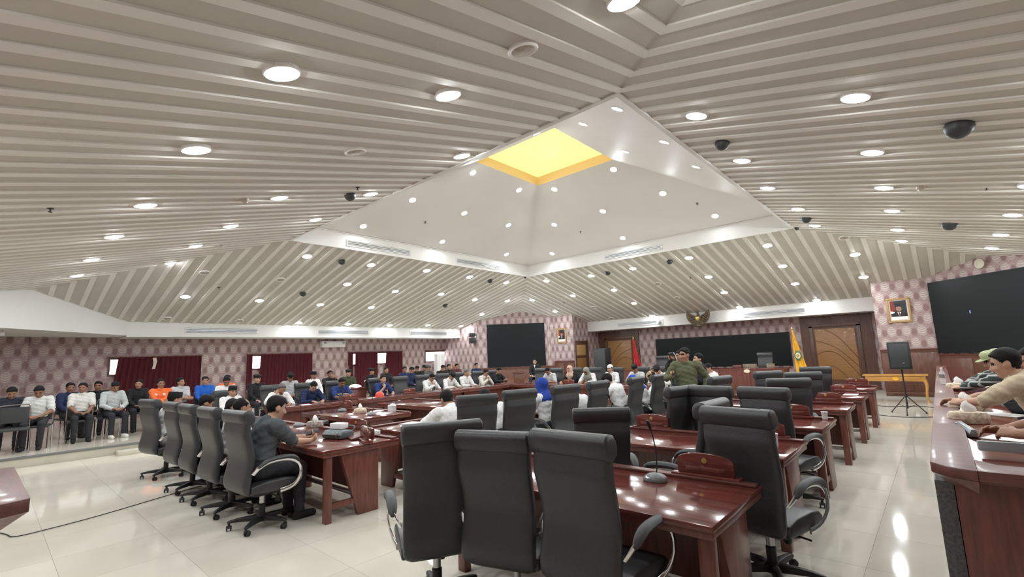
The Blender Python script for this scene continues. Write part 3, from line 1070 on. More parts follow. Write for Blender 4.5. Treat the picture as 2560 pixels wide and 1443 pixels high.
# cream oval badges on the horseshoe fronts
ov = MB().lathe([(0.001, 0), (.055, 0), (.06, .004), (.055, .008), (.001, .008)], 20).mesh('oval_badge')
ov.materials.append(MATS['oval_cream'])
for loc, rot, sc, w in (((-3.35, -2.3, .60), (0, RAD(90), 0), (1.0, 1.35, 1), 'front of the window-side desks'), ((-1.05, 2.08, .60), (RAD(90), 0, 0), (1.35, 1, 1), 'front of the far desks'),
                        ((2.06, 8.29, .84), (RAD(90), 0, 0), (1.7, 1, 1), 'front of the head table')):
    o = bpy.data.objects.new('oval_badge', ov)
    link(o)
    o.location = loc
    o.rotation_euler = rot
    o.scale = sc
    tag(o, 'cream oval badge on the ' + w, 'badge', 'cream oval badges')

# outer ring desk on the right: raised ledge outside, lower top inside, on a low platform
struct(obj('floor_platform', MB().span(7.25, 11.4, -6.1, 9.4, -0.1, 0.28), 'stone_riser', smooth=False), 'raised platform behind the right-hand outer desk')
e = thing('outer_desk', 'dark red outer desk with raised ledge along the right side', 'desk', (0, 0, 0))
obj('lower_body', MB().span(7.11, 7.22, -6.02, 5.95, 0, .96), 'mahogany_side', e, smooth=False)
obj('end_panel', MB().span(7.11, 7.52, -6.14, -6.02, 0, .96), 'mahogany_side', e, smooth=False)
obj('desk_top', MB().span(7.17, 7.54, -6.28, 5.98, .985, 1.012), 'mahogany', e, bevel=0.004)
for i, (ya, yb) in enumerate(((-6.18, -4.66), (-4.655, -3.4), (-3.395, -1.9), (-1.895, 0.3), (0.305, 2.2), (2.205, 4.1), (4.105, 6.0))):
    pts = [(7.03, ya), (7.09, ya - .09), (7.20, ya - .14), (7.20, yb), (7.03, yb)] if i == 0 else [(7.03, ya), (7.20, ya), (7.20, yb), (7.03, yb)]
    obj('ledge', MB().prism(pts, 'z', 1.0, 1.05), 'ledge_wood', e, bevel=0.004)
    mb = MB()
    n = len(pts)
    vs = [(x, y, 1.0) for x, y in pts] + [(min(x + .07, 7.195), y + (.07 if y < -6.1 else 0), .93) for x, y in pts]
    fs = [tuple(range(n)), tuple(range(2 * n - 1, n - 1, -1))] + [(k, k + n, (k + 1) % n + n, (k + 1) % n) for k in range(n)]
    mb.add(vs, fs)
    obj('ledge_underside', mb, 'mahogany_side', e, smooth=False)
obj('end_ledge', MB().prism([(7.20, -6.315), (7.54, -6.32), (7.54, -6.12), (7.28, -6.12), (7.20, -6.02)], 'z', 1.0, 1.05), 'ledge_wood', e, bevel=0.004)
obj('cable_duct', MB().span(7.03, 7.105, -6.0, 5.9, 0, .92), 'mesh_grey', e, smooth=False)
# outer desk on the near left (only its end shows)
e = thing('outer_desk', 'end of a dark red desk jutting in at the left edge', 'desk', (0, 0, 0))
pts = [(2.33, -10.3), (3.55, -10.3), (3.67, -10.15), (3.67, -9.40), (3.62, -9.29), (2.33, -9.31)]
obj('desk_top', MB().prism(pts, 'z', .985, 1.05), 'ledge_wood', e, bevel=0.004)
mb = MB()
vs = [(x, y, .985) for x, y in pts] + [(x - .10 if x > 3 else x + .05, y + (-.09 if y > -9.5 else .05), .90) for x, y in pts]
mb.add(vs, [tuple(range(6)), tuple(range(11, 5, -1))] + [(k, k + 6, (k + 1) % 6 + 6, (k + 1) % 6) for k in range(6)])
obj('underside', mb, 'mahogany_side', e, smooth=False)
obj('lower_body', MB().span(2.45, 3.4, -10.1, -9.46, 0, .92), 'mahogany_side', e, smooth=False)

# head table on the dais
e = thing('head_table', 'long mahogany head table on the dais before the black screen', 'table', (0, 8.3, .2))
obj('front_panel', MB().span(-3.2, 3.2, 0.02, .06, 0, .70), 'mahogany_side', e, smooth=False)
obj('table_top', MB().span(-3.25, 3.25, 0, .85, .69, .73), 'mahogany', e, bevel=0.006)
obj('side_panel', MB().span(-3.2, -3.15, .06, .8, 0, .69), 'mahogany_side', e, smooth=False)
obj('side_panel', MB().span(3.15, 3.2, .06, .8, 0, .69), 'mahogany_side', e, smooth=False)
for x in (-2.1, -1.05, 0, 1.05, 2.1):
    obj('pilaster', MB().span(x - .03, x + .03, -.012, .02, 0, .69), 'mahogany_side', e, bevel=0.004)

# ------------------------------------------------------------------ chairs in place
CH = [  # x, y, rotz, scale, label
    (4.36, -7.28, 61, 1.012, 'empty black leather chair at front left of the near row, turned to the left'),
    (4.90, -7.05, 17, .975, 'empty black leather chair in the middle of the near row of three'),
    (5.54, -6.98, 0, 1.0, 'empty black leather chair at the bottom centre with a chrome armrest on its right'),
    (4.66, -5.57, 38, .955, 'empty black leather chair behind the near desk, seen over the middle near chair'),
    (5.37, -5.36, 88, 1.0, 'black leather chair turned left, peeking out behind the large right chair'),
    (6.05, -5.56, -12, 1.0, 'large black leather chair at right showing its five-star base and tension knob'),
    (4.50, -3.80, 75, 1.0, 'black leather chair turned left at the left end of the third row'),
    (5.12, -3.52, -8, 1.0, 'black leather chair in the middle of the third row behind the green-shirted man'),
    (5.74, -3.62, -12, 1.0, 'black leather chair at the right end of the third row with a grey armrest'),
    (5.48, -2.05, 22, 1.0, 'black leather chair at the fourth row of the right block'),
    (4.25, -1.72, 76, 1.0, 'black leather chair turned left at the fourth row, beside the green-shirted man'),
    (5.34, -0.42, 24, 1.0, 'black leather chair at the fifth row of the right block'),
    (4.62, -0.10, 52, 1.0, 'black leather chair turned left at the fifth row, below the head table'),
    (5.23, 1.62, 12, 1.0, 'black leather chair at the far end row of the right block, by the yellow flag'),
    (2.62, -5.32, 64, .985, 'black leather chair behind the white-shirted man nearest the camera'),
    (2.58, -4.55, 74, .985, 'black leather chair second in the row of white shirts'),
    (2.68, -3.66, 78, .985, 'black leather chair behind the woman in the blue headscarf'),
    (2.68, -2.80, 86, .985, 'black leather chair fourth in the row of white shirts'),
    (2.76, -1.70, 92, .985, 'black leather chair behind the stooping man in a white shirt'),
    (2.80, -0.90, 92, .985, 'black leather chair sixth in the row of white shirts'),
    (1.62, -7.42, 5, .985, 'black leather chair of the man in the grey shirt, with chrome armrest'),
    (0.78, -7.44, 3, .985, 'black leather chair second from the man in grey'),
    (-0.06, -7.44, 2, .985, 'black leather chair third from the man in grey'),
    (-0.82, -7.44, 4, .985, 'black leather chair fourth from the man in grey'),
    (-2.18, -7.46, 12, .985, 'black leather chair at the left end, turned a little, of the near arm'),
]
for i, y in enumerate((-4.85, -4.05, -3.25, -2.0, -1.2, -0.38, 0.42, 1.18, 1.98)):
    who = ['the man shading his eyes', 'the man in navy with glasses', 'the bowed man in fire-service blue', 'the man in fire-service blue resting his chin', None,
           'the bowed man in white', 'the man in white with a black cap', 'the grey-haired man in white', 'the man in the grey waistcoat'][i]
    CH.append((-4.62, y, -90, .97, ('black leather chair of ' + who) if who else 'empty dark leather chair between two men in the window-side arm'))
for i, x in enumerate((-3.55, -2.85, -2.05, -1.3, -0.5, 0.35, 1.1)):
    who = ['empty black leather chair at the left end of the far arm', 'black leather chair of the man in the pale grey shirt', 'black leather chair of the woman in the pink headscarf',
           'black leather chair of the woman in the grey headscarf', 'black leather chair of the man in the white skullcap', 'black leather chair beside the man in the white skullcap, to his right', 'black leather chair at the right end of the far arm'][i]
    CH.append((x, 3.55, 180, .97, who))
for x, y, w in ((2.3, 9.55, 'right part of the head table'), (-1.7, 9.55, 'left part of the head table')):
    CH.append((x, y, 180, 1.0, 'black leather chair on the dais behind the ' + w))
for x, y, r, s, lab in CH:
    chair(lab, (x, y, .2 if y > 9 else 0), RAD(r), None if False else 'black high-back swivel chairs', s)

# ------------------------------------------------------------------ chrome-framed audience chairs


def build_visitor():
    t = thing('visitor_chair', 'audience chair', 'chair', group='chrome-framed audience chairs')
    obj('seat', MB().span(-.22, .22, -.20, .22, .43, .475), 'leather', t, bevel=0.015)
    mb = MB().loft([sring(.21, .035, -.205 - .04 * max(0, z - .5), z, 16, .4, .8) for z in (.56, .62, .72, .80, .86)])
    obj('backrest', mb, 'leather', t)
    obj('frame', MB().tube(catmull([(-.225, -.20, .45), (-.225, -.225, .70), (-.215, -.24, .86), (-.15, -.245, .90), (.15, -.245, .90), (.215, -.24, .86), (.225, -.225, .70), (.225, -.20, .45)], 24).tolist(), .011, 6, up=(0, 1, 0)), 'chrome', t)
    for sx in (-1, 1):
        for y0, y1 in ((.2, .23), (-.19, -.24)):
            obj('leg', MB().tube([(sx * .225, y0, .45), (sx * .23, y1, 0)], .011, 6), 'chrome', t)
    return t


visitor = Maker(build_visitor)
# ------------------------------------------------------------------ people


def nrm(v):
    v = np.asarray(v, float)
    return v / (np.linalg.norm(v) + 1e-9)


def rotv(v, axis, deg):
    a = math.radians(deg)
    k = nrm(axis)
    v = np.asarray(v, float)
    return v * math.cos(a) + np.cross(k, v) * math.sin(a) + k * np.dot(k, v) * (1 - math.cos(a))


def sd_cone(P, p):
    a, b, r1, r2 = p
    ab = b - a
    t = np.clip(((P - a) @ ab) / (ab @ ab + 1e-12), 0, 1)
    return np.linalg.norm(P - a - t[..., None] * ab, axis=-1) - (r1 + t * (r2 - r1))


def sd_ell(P, p):
    c, r, Mx = p
    q = (P - c) @ Mx.T
    k0 = np.linalg.norm(q / r, axis=-1)
    k1 = np.linalg.norm(q / (r * r), axis=-1) + 1e-9
    return k0 * (k0 - 1) / k1


class Prims:
    def __init__(self):
        self.L = []

    def cone(self, a, b, r1, r2, tag, k=.02):
        a, b = np.asarray(a, float), np.asarray(b, float)
        m = max(r1, r2)
        self.L.append((sd_cone, (a, b, r1, r2), tag, k, np.minimum(a, b) - m, np.maximum(a, b) + m))

    def ell(self, c, r, tag, k=.02, Mx=None):
        c, r = np.asarray(c, float), np.asarray(r, float)
        Mx = np.eye(3) if Mx is None else np.asarray(Mx, float)
        e = np.abs(Mx.T) @ r
        self.L.append((sd_ell, (c, r, Mx), tag, k, c - e, c + e))


def field(pr, h, cut=()):
    lo = np.min([p[4] for p in pr.L], axis=0) - 3 * h
    hi = np.max([p[5] for p in pr.L], axis=0) + 3 * h
    n = np.ceil((hi - lo) / h).astype(int) + 1
    F = np.full(n, 0.2, np.float32)
    ax = [lo[i] + h * np.arange(n[i]) for i in range(3)]

    def sub(p, pad):
        i0 = np.maximum(0, np.floor((p[4] - pad - lo) / h).astype(int))
        i1 = np.minimum(n, np.ceil((p[5] + pad - lo) / h).astype(int) + 1)
        sl = tuple(slice(a, b) for a, b in zip(i0, i1))
        G = np.stack(np.meshgrid(ax[0][sl[0]], ax[1][sl[1]], ax[2][sl[2]], indexing='ij'), -1)
        return sl, G
    for p in pr.L:
        k = p[3]
        sl, G = sub(p, k + 2.5 * h)
        d = p[0](G, p[1])
        a = F[sl]
        hh = np.clip(.5 + .5 * (a - d) / k, 0, 1)
        F[sl] = (a * (1 - hh) + d * hh - k * hh * (1 - hh)).astype(np.float32)
    for p in cut:
        sl, G = sub(p, 2.5 * h)
        F[sl] = np.maximum(F[sl], -p[0](G, p[1]))
    return F, lo


def surfnets(F, lo, h):
    s = F < 0
    nx, ny, nz = F.shape
    cnt = np.zeros((nx - 1, ny - 1, nz - 1), np.int16)
    cr = [(i, j, k) for i in (0, 1) for j in (0, 1) for k in (0, 1)]

    def C(A, c):
        return A[c[0]:nx - 1 + c[0], c[1]:ny - 1 + c[1], c[2]:nz - 1 + c[2]]
    for c in cr:
        cnt += C(s, c)
    I = np.argwhere((cnt > 0) & (cnt < 8))
    acc = np.zeros((len(I), 3))
    num = np.zeros(len(I))
    for c in cr:
        for a in range(3):
            if c[a]:
                continue
            d = list(c)
            d[a] = 1
            f0 = F[I[:, 0] + c[0], I[:, 1] + c[1], I[:, 2] + c[2]]
            f1 = F[I[:, 0] + d[0], I[:, 1] + d[1], I[:, 2] + d[2]]
            x = (f0 < 0) != (f1 < 0)
            t = np.where(x, f0 / np.where(x, f0 - f1, 1), 0)
            p = np.tile(np.array(c, float), (len(I), 1))
            p[:, a] = t
            acc += np.where(x[:, None], p, 0)
            num += x
    V = (I + acc / num[:, None]) * h + lo
    idx = -np.ones((nx - 1, ny - 1, nz - 1), np.int64)
    idx[I[:, 0], I[:, 1], I[:, 2]] = np.arange(len(I))
    Q = []
    for a in range(3):
        b, c = (a + 1) % 3, (a + 2) % 3
        s0 = [slice(None)] * 3
        s1 = [slice(None)] * 3
        s0[a], s1[a] = slice(0, -1), slice(1, None)
        dif = s[tuple(s0)] != s[tuple(s1)]
        E = np.argwhere(dif)
        E = E[(E[:, b] > 0) & (E[:, c] > 0) & (E[:, b] < F.shape[b] - 1) & (E[:, c] < F.shape[c] - 1)]
        ins = s[E[:, 0], E[:, 1], E[:, 2]]

        def at(db, dc):
            e = E.copy()
            e[:, b] += db
            e[:, c] += dc
            return idx[e[:, 0], e[:, 1], e[:, 2]]
        q = np.stack([at(-1, -1), at(0, -1), at(0, 0), at(-1, 0)], 1)
        q[~ins] = q[~ins][:, ::-1]
        Q.append(q)
    Q = np.concatenate(Q)
    return V, Q[(Q >= 0).all(1)]


def vnormals(V, Q):
    n = np.cross(V[Q[:, 2]] - V[Q[:, 0]], V[Q[:, 3]] - V[Q[:, 1]])
    N = np.zeros_like(V)
    for i in range(4):
        np.add.at(N, Q[:, i], n)
    return N / (np.linalg.norm(N, axis=1)[:, None] + 1e-12)


def to_mesh(name, V, Q, mats, mi=None):
    me = bpy.data.meshes.new(name)
    me.vertices.add(len(V))
    me.vertices.foreach_set('co', np.asarray(V, np.float32).ravel())
    me.loops.add(len(Q) * 4)
    me.polygons.add(len(Q))
    me.polygons.foreach_set('loop_start', np.arange(0, len(Q) * 4, 4, dtype=np.int32))
    me.loops.foreach_set('vertex_index', Q.astype(np.int32).ravel())
    me.polygons.foreach_set('use_smooth', np.ones(len(Q), bool))
    for m in mats:
        me.materials.append(MATS[m] if isinstance(m, str) else m)
    if mi is not None:
        me.polygons.foreach_set('material_index', mi.astype(np.int32))
    me.update(calc_edges=True)
    return me


def shell(name, V, N, Q, keep, off, mats):
    q = Q[keep]
    if len(q) == 0:
        return None
    u, inv = np.unique(q, return_inverse=True)
    q2 = inv.reshape(q.shape)
    inside = np.zeros(len(V), bool)
    inside[u] = True
    out = np.unique(Q[~keep])
    bd = np.isin(u, out)
    o = off[u] if isinstance(off, np.ndarray) else np.full(len(u), off)
    o = np.where(bd, o * .35, o)
    return to_mesh(name, V[u] + N[u] * o[:, None], q2, mats)


def ik(S, T, l1, l2, pole):
    d = T - S
    L = np.linalg.norm(d)
    L2 = min(L, (l1 + l2) * .995)
    d = d / (L + 1e-9)
    T = S + d * L2
    a = (l1 * l1 - l2 * l2 + L2 * L2) / (2 * L2)
    h = math.sqrt(max(0, l1 * l1 - a * a))
    p = np.asarray(pole, float)
    p = nrm(p - d * (p @ d))
    return S + d * a + p * h, T


def person_data(pose, vox):
    g = pose.get
    P = Prims()
    sit = g('sit', True)
    lean, twist = g('lean', 8), g('twist', 0)
    hip = np.array(g('hip', (0, -.10, .60) if sit else (0, 0, .92)), float)
    U = rotv((0, 0, 1), (1, 0, 0), -lean)
    R = rotv((1, 0, 0), U, twist)
    Fw = nrm(np.cross(U, R))
    U = rotv(U, Fw, g('side', 0))
    R = nrm(np.cross(Fw, U))
    T3 = np.array([R, Fw, U])
    bl = g('build', 1.0)
    P.ell(hip + U * .02, (.165 * bl, .125 * bl, .12), 'trousers' if not g('robe') else 'shirt', .03, T3)
    P.ell(hip + U * .15, (.155 * bl, .115 * bl, .15), 'shirt', .05, T3)
    P.ell(hip + U * .33 - Fw * .005, (.172 * bl, .112 * bl, .17), 'shirt', .06, T3)
    P.ell(hip + U * .40 - Fw * .035, (.15 * bl, .085, .11), 'shirt', .05, T3)
    shl = [hip + U * .455 + R * s * .172 * bl - Fw * .012 for s in (-1, 1)]
    P.cone(shl[0], shl[1], .062, .062, 'shirt', .045)
    nb = hip + U * .485 - Fw * .005
    hp, hy = g('hpitch', 8), g('hyaw', 0)
    Hu = rotv(U, R, -hp * .5)
    hd = rotv(nrm(np.array([0, 0, 1.]) * .55 + U * .45), R, -hp * .55)
    hc = nb + hd * .165 + Fw * .025
    Hf = rotv(nrm(np.array([Fw[0], Fw[1], 0])), np.array([0, 0, 1.]), hy)
    Hr = nrm(np.cross(Hf, (0, 0, 1)))
    Hf = rotv(Hf, Hr, -hp)
    Hu = np.cross(Hr, Hf)
    Hu = rotv(Hu, Hf, g('htilt', 0))
    Hr = np.cross(Hf, Hu)
    H3 = np.array([Hr, Hf, Hu])

    def hl(x, y, z):
        return hc + Hr * x + Hf * y + Hu * z
    P.cone(nb + U * -.01, hl(0, -.015, -.05), .062, .052, 'skin', .03)
    P.cone(nb - Fw * .03, nb + Fw * .03 + U * .02, .07, .062, 'shirt', .02)
    P.ell(hl(0, -.012, .03), (.077, .096, .088), 'head', .02, H3)
    P.ell(hl(0, .022, -.035), (.064, .072, .085), 'head', .03, H3)
    P.ell(hl(0, .055, -.092), (.034, .032, .026), 'head', .02, H3)
    P.cone(hl(0, .090, .008), hl(0, .108, -.032), .009, .0145, 'head', .012)
    P.cone(hl(-.012, .096, -.038), hl(.012, .096, -.038), .009, .009, 'head', .008)
    for s in (-1, 1):
        P.ell(hl(s * .077, -.012, -.008), (.011, .026, .034), 'ear', .008, H3)
        P.cone(hl(s * .012, .082, .022), hl(s * .046, .070, .020), .0085, .008, 'brow', .012)
        P.ell(hl(s * .04, .062, -.028), (.024, .022, .02), 'head', .02, H3)
    P.ell(hl(0, .083, -.066), (.026, .013, .0085), 'lips', .008, H3)
    # arms and hands
    fr = max(.0088, vox * .78)
    arms = g('arms', {})
    hands = []
    for s, key in ((-1, 'L'), (1, 'R')):
        a = arms.get(key, {})
        tgt = np.array(a.get('at', (s * .16, .26, .66)), float)
        pole = a.get('pole', (s * .7, -.4, -.7))
        sh = shl[0 if s < 0 else 1]
        el, wr = ik(sh, tgt, .285, .25, pole)
        ts = 'shirt'
        tf = 'sleeve'
        P.cone(sh, el, .056 * bl, .044, ts, .035)
        P.cone(el, wr, .044, .031, tf, .015)
        P.cone(sh + (el - sh) * .0, sh + (el - sh) * .72, .062 * bl, .057, 'sleeve_short', .02)
        fd = nrm(wr - el)
        hdv = nrm(np.array(a.get('dir', fd), float))
        pn = np.array(a.get('palm', (0, 0, -1)), float)
        pn = nrm(pn - hdv * (pn @ hdv))
        sd = nrm(np.cross(hdv, pn)) * s
        thumb_side = -1 if True else 1
        k0 = wr + hdv * .085
        for o_, r_ in ((-.026, .0145), (0, .017), (.024, .0145)):
            P.cone(wr + sd * o_ * .55 + hdv * .012, k0 + sd * o_, r_ + .004, r_, 'hand', .012)
        curl = a.get('curl', 25)
        for i, ln in enumerate((.068, .077, .072, .056)):
            b0 = k0 + sd * (i - 1.5) * .0205 * (-1)
            ax = np.cross(pn, hdv)
            d1 = rotv(hdv, ax, -curl)
            d2 = rotv(hdv, ax, -curl * 2.2)
            m0 = b0 + d1 * ln * .5
            P.cone(b0, m0, fr * 1.05, fr, 'hand', .004)
            P.cone(m0, m0 + d2 * ln * .5, fr, fr * .85, 'hand', .004)
        tb = wr + hdv * .03 + sd * .026
        td = nrm(hdv * .62 + sd * .72 + pn * .25)
        t2 = nrm(hdv * .85 + sd * .25 + pn * .4)
        P.cone(tb, tb + td * .038, .0135, .0115, 'hand', .010)
        P.cone(tb + td * .038, tb + td * .038 + t2 * .034, .0112, .0092, 'hand', .004)
        hands.append((wr, hdv, pn, sd))
    # legs
    for s in (-1, 1):
        hj = hip + np.array([s * .09, 0, -.02])
        if sit:
            kn = np.array(g('knee', (.14, .33, .55)), float) * np.array([s, 1, 1])
            an = np.array(g('ankle', (.13, .33, .085)), float) * np.array([s, 1, 1])
        else:
            an = np.array([s * .10, .02 * s, .085])
            kn = (hj + an) / 2 + np.array([s * .01, .015, .02])
        P.cone(hj, kn, .088 * bl, .060, 'trousers', .035)
        P.cone(kn, an + np.array([0, 0, .03]), .060, .048, 'trousers', .02)
        P.cone(an + np.array([0, -.03, -.045]), an + np.array([s * .015, .15, -.05]), .040, .034, 'shoeL' if s < 0 else 'shoeR', .012)
        P.cone(an, an + np.array([0, 0, -.04]), .04, .042, 'shoeL' if s < 0 else 'shoeR', .015)
    eye = [hl(s * .031, .0765, .003) for s in (-1, 1)]
    return P, dict(H=(H3, hc), T=(T3, hip), hands=hands, eyes=eye)


PCACHE = {}
BODY_TAGS = {'skin': 0, 'head': 0, 'ear': 0, 'hand': 0, 'shirt': 0, 'sleeve': 0, 'sleeve_short': 0, 'trousers': 0, 'shoeL': 0, 'shoeR': 0, 'lips': 1, 'brow': 2}
M('skin_a', (0.36, 0.195, 0.125), 0.55, spec=0.35, var=0.08, scale=30)
M('skin_b', (0.25, 0.125, 0.08), 0.55, spec=0.35, var=0.08, scale=30)
M('skin_c', (0.46, 0.27, 0.185), 0.55, spec=0.35, var=0.08, scale=30)
M('lips', (0.27, 0.10, 0.085), 0.5)
M('hair_black', (0.009, 0.008, 0.008), 0.7, spec=0.2, bump=0.6, scale=70)
M('hair_grey', (0.10, 0.095, 0.09), 0.6, bump=0.4, scale=90)
M('eye', (0.035, 0.025, 0.02), 0.3)


def mat_noise(V):
    return (np.sin(V[:, 0] * 61 + V[:, 2] * 37) * np.sin(V[:, 2] * 52 - V[:, 1] * 43) + np.sin(V[:, 0] * 23 - V[:, 2] * 71 + V[:, 1] * 31)) * .5


def get_person(key, pose, sleeve, vox, hair):
    k = (key, sleeve, vox, hair)
    if k in PCACHE:
        return PCACHE[k]
    P, info = person_data(pose, vox)
    F, lo = field(P, vox)
    V, Q = surfnets(F, lo, vox)
    N = vnormals(V, Q)
    tags = [p[2] for p in P.L]
    D = np.stack([p[0](V, p[1]) - ((.001 if vox < .011 else -.005) if p[2] in ('lips', 'brow') else 0) for p in P.L], 1)
    tv = np.argmin(D, 1)
    names = np.array(tags)[tv]
    fc = V[Q].mean(1)
    tf = names[Q[:, 0]]
    H3, hc = info['H']
    hq = (fc - hc) @ H3.T
    hv = (V - hc) @ H3.T
    mi = np.vectorize(lambda n: BODY_TAGS.get(n, 0))(tf)
    body = to_mesh('body', V, Q, ['skin_a', 'lips', 'hair_black'], mi)
    sh = {'shirt'} | ({'sleeve', 'sleeve_short'} if sleeve == 'long' else {'sleeve_short'})
    isin = np.isin
    nzv = mat_noise(V)
    out = {'body': body, 'info': info}
    kshirt = isin(tf, list(sh))
    if sleeve == 'short':   # the elbow half of the upper arm is bare
        pass
    out['shirt'] = shell('shirt', V, N, Q, kshirt, .013 + .006 * nzv, ['paper'])
    out['trousers'] = shell('trousers', V, N, Q, isin(tf, ['trousers']), .008 + .003 * nzv, ['leather'])
    for s in ('shoeL', 'shoeR'):
        out[s] = shell('shoe', V, N, Q, tf == s, .006, ['leather'])
    if hair:
        line = np.interp(hq[:, 1], [-.11, -.06, -.02, .02, .05, .085], [-.075, -.06, -.025, .02, .068, .084 if hair != 'receding' else .10])
        kh = isin(tf, ['head', 'skin']) & (hq[:, 2] > line) & (np.linalg.norm(hq, axis=1) < .2)
        th = .008 + .016 * np.clip(hv[:, 2] / .1, 0, 1) + .005 * nzv
        if hair == 'receding':
            kh &= ~((hq[:, 2] > .07) & (hq[:, 1] > .0) & (np.abs(hq[:, 0]) < .055))
            th *= .6
        out['hair'] = shell('hair', V, N, Q, kh, th, ['hair_black'])
    PCACHE[k] = out
    return out


eye_me = MB().lathe([(0.001, -.009), (.006, -.0075), (.0105, 0), (.006, .0075), (.001, .009)], 10).mesh('eye')
eye_me.materials.append(MATS['eye'])


def head_mats():
    """headgear meshes in head space: x right, y forward, z up"""
    o = {}

    def ell_ring(rx, ry, z, cy=-.012, n=22):
        return [(rx * math.cos(2 * math.pi * k / n), cy + ry * math.sin(2 * math.pi * k / n), z) for k in range(n)]
    o['peci'] = MB().loft([ell_ring(.088, .108, .045), ell_ring(.090, .111, .05), ell_ring(.086, .106, .125), ell_ring(.082, .10, .137), ell_ring(.05, .07, .138)]).mesh('cap')
    o['skullcap'] = MB().loft([ell_ring(.089, .109, .04), ell_ring(.088, .107, .075), ell_ring(.076, .093, .115), ell_ring(.05, .062, .138), ell_ring(.012, .016, .146)]).mesh('cap')
    mb = MB().loft([ell_ring(.090, .110, .045), ell_ring(.094, .114, .075), ell_ring(.092, .11, .11), ell_ring(.07, .085, .135), ell_ring(.02, .03, .142)])
    br = []
    for z, e in ((.05, 0), (.042, .0)):
        br.append([(x, y, z - .14 * (y - .09) * .6) for x, y in [(.085, .05), (.078, .10), (.06, .145), (.025, .165), (-.025, .165), (-.06, .145), (-.078, .10), (-.085, .05), (0, .06)]])
    mb.loft(br)
    o['cap'] = mb.mesh('cap')
    o['beret'] = MB().loft([ell_ring(.086, .106, .045), ell_ring(.092, .112, .06), ell_ring(.112, .13, .09, -.02), ell_ring(.108, .12, .115, -.022), ell_ring(.06, .075, .135, -.02), ell_ring(.01, .015, .137, -.02)]).mesh('cap')
    return o


HG = head_mats()
HIJAB = {}


def hijab_mesh(key, info, long=True):
    if key in HIJAB:
        return HIJAB[key]
    H3, hc = info['H']
    T3, hip = info['T']
    P = Prims()
    P.ell(hc + H3[1] * -.012 + H3[2] * .028, (.098, .117, .107), 'h', .03, H3)
    P.ell(hc + H3[1] * .02 - H3[2] * .05, (.085, .088, .10), 'h', .04, H3)
    nb = hip + T3[2] * .485
    P.cone(hc - H3[2] * .06, nb, .085, .115, 'h', .05)
    P.ell(nb - T3[2] * .06 + T3[1] * .0, (.205, .145, .10), 'h', .06, T3)
    P.cone(nb - T3[2] * .05 + T3[1] * .06, nb - T3[2] * .2 + T3[1] * .09, .10, .06, 'h', .06)
    C = Prims()
    C.ell(hc + H3[1] * .10 - H3[2] * .018, (.058, .085, .082), 'c', .01, H3)
    F, lo = field(P, .012, C.L)
    V, Q = surfnets(F, lo, .012)
    me = to_mesh('headscarf', V, Q, ['paper'])
    HIJAB[key] = me
    return me


def setmat(o, i, m):
    sl = o.material_slots[i]
    sl.link = 'OBJECT'
    sl.material = MATS[m] if isinstance(m, str) else m


PEOPLE = []


def person(label, pose_key, loc, rotz, shirt=(.7, .7, .68), trousers=(.03, .03, .035), sleeve='long', skin='skin_a', hair='short', hair_mat='hair_black',
           gear=None, gear_col=(.015, .015, .015), vox=.0145, shoes=(.02, .02, .02), scale=1.0, group=None, extra=None):
    pose = POSES[pose_key]
    hj = hair if gear not in ('hijab',) else None
    d = get_person(pose_key, pose, sleeve, vox, hj)
    t = thing('person', label, 'person', loc, rotz, group, scale)
    b = obj('body', d['body'], None, t)
    setmat(b, 0, skin)
    setmat(b, 2, hair_mat)
    sm = shirt if not isinstance(shirt, tuple) else cloth(shirt)
    tm = cloth(trousers)
    if d['shirt']:
        setmat(obj('shirt', d['shirt'], None, t), 0, sm)
    if d['trousers']:
        setmat(obj('trousers', d['trousers'], None, t), 0, tm)
    for s in ('shoeL', 'shoeR'):
        if d[s]:
            setmat(obj('shoe', d[s], None, t), 0, cloth(shoes))
    if hj and d.get('hair'):
        setmat(obj('hair', d['hair'], None, t), 0, hair_mat)
    H3, hc = d['info']['H']
    mw = Matrix([[*H3[:, i]] for i in range(3)]).to_4x4()
    mw.translation = Vector(hc)
    for e in d['info']['eyes']:
        o = obj('eye', eye_me, None, t)
        o.matrix_local = Matrix.Translation(Vector(e)) @ Matrix.Scale(.62, 4) @ mw.to_3x3().to_4x4() @ Matrix.Rotation(RAD(90), 4, 'X')
    if gear == 'hijab':
        o = obj('headscarf', hijab_mesh(pose_key, d['info']), None, t)
        setmat(o, 0, cloth(gear_col))
    elif gear:
        me = HG[gear]
        if not me.materials:
            me.materials.append(MATS['leather'])
        o = obj('cap', me, None, t)
        setmat(o, 0, cloth(gear_col))
        o.matrix_local = mw
    T3, hip = d['info']['T']
    tw = Matrix([[*T3[:, i]] for i in range(3)]).to_4x4()
    tw.translation = Vector(hip)
    if extra:
        for nm, mb, mat, frame in extra:
            o = obj(nm, mb.mesh(nm, .002) if isinstance(mb, MB) else mb, mat, t)
            o.matrix_local = mw if frame == 'head' else tw
    PEOPLE.append((t, d['info']))
    return t, d['info']


def hand_world(t, info, i):
    wr, hd, pn, sd = info['hands'][i]
    bpy.context.view_layer.update()
    mw = Matrix.Translation(t.location) @ t.rotation_euler.to_matrix().to_4x4() @ Matrix.Scale(t.scale[0], 4)
    p = Vector(wr + hd * .085 + pn * .028)
    fr = Matrix([[sd[k], hd[k], pn[k]] for k in range(3)]).to_4x4()
    return mw @ (Matrix.Translation(p) @ fr)


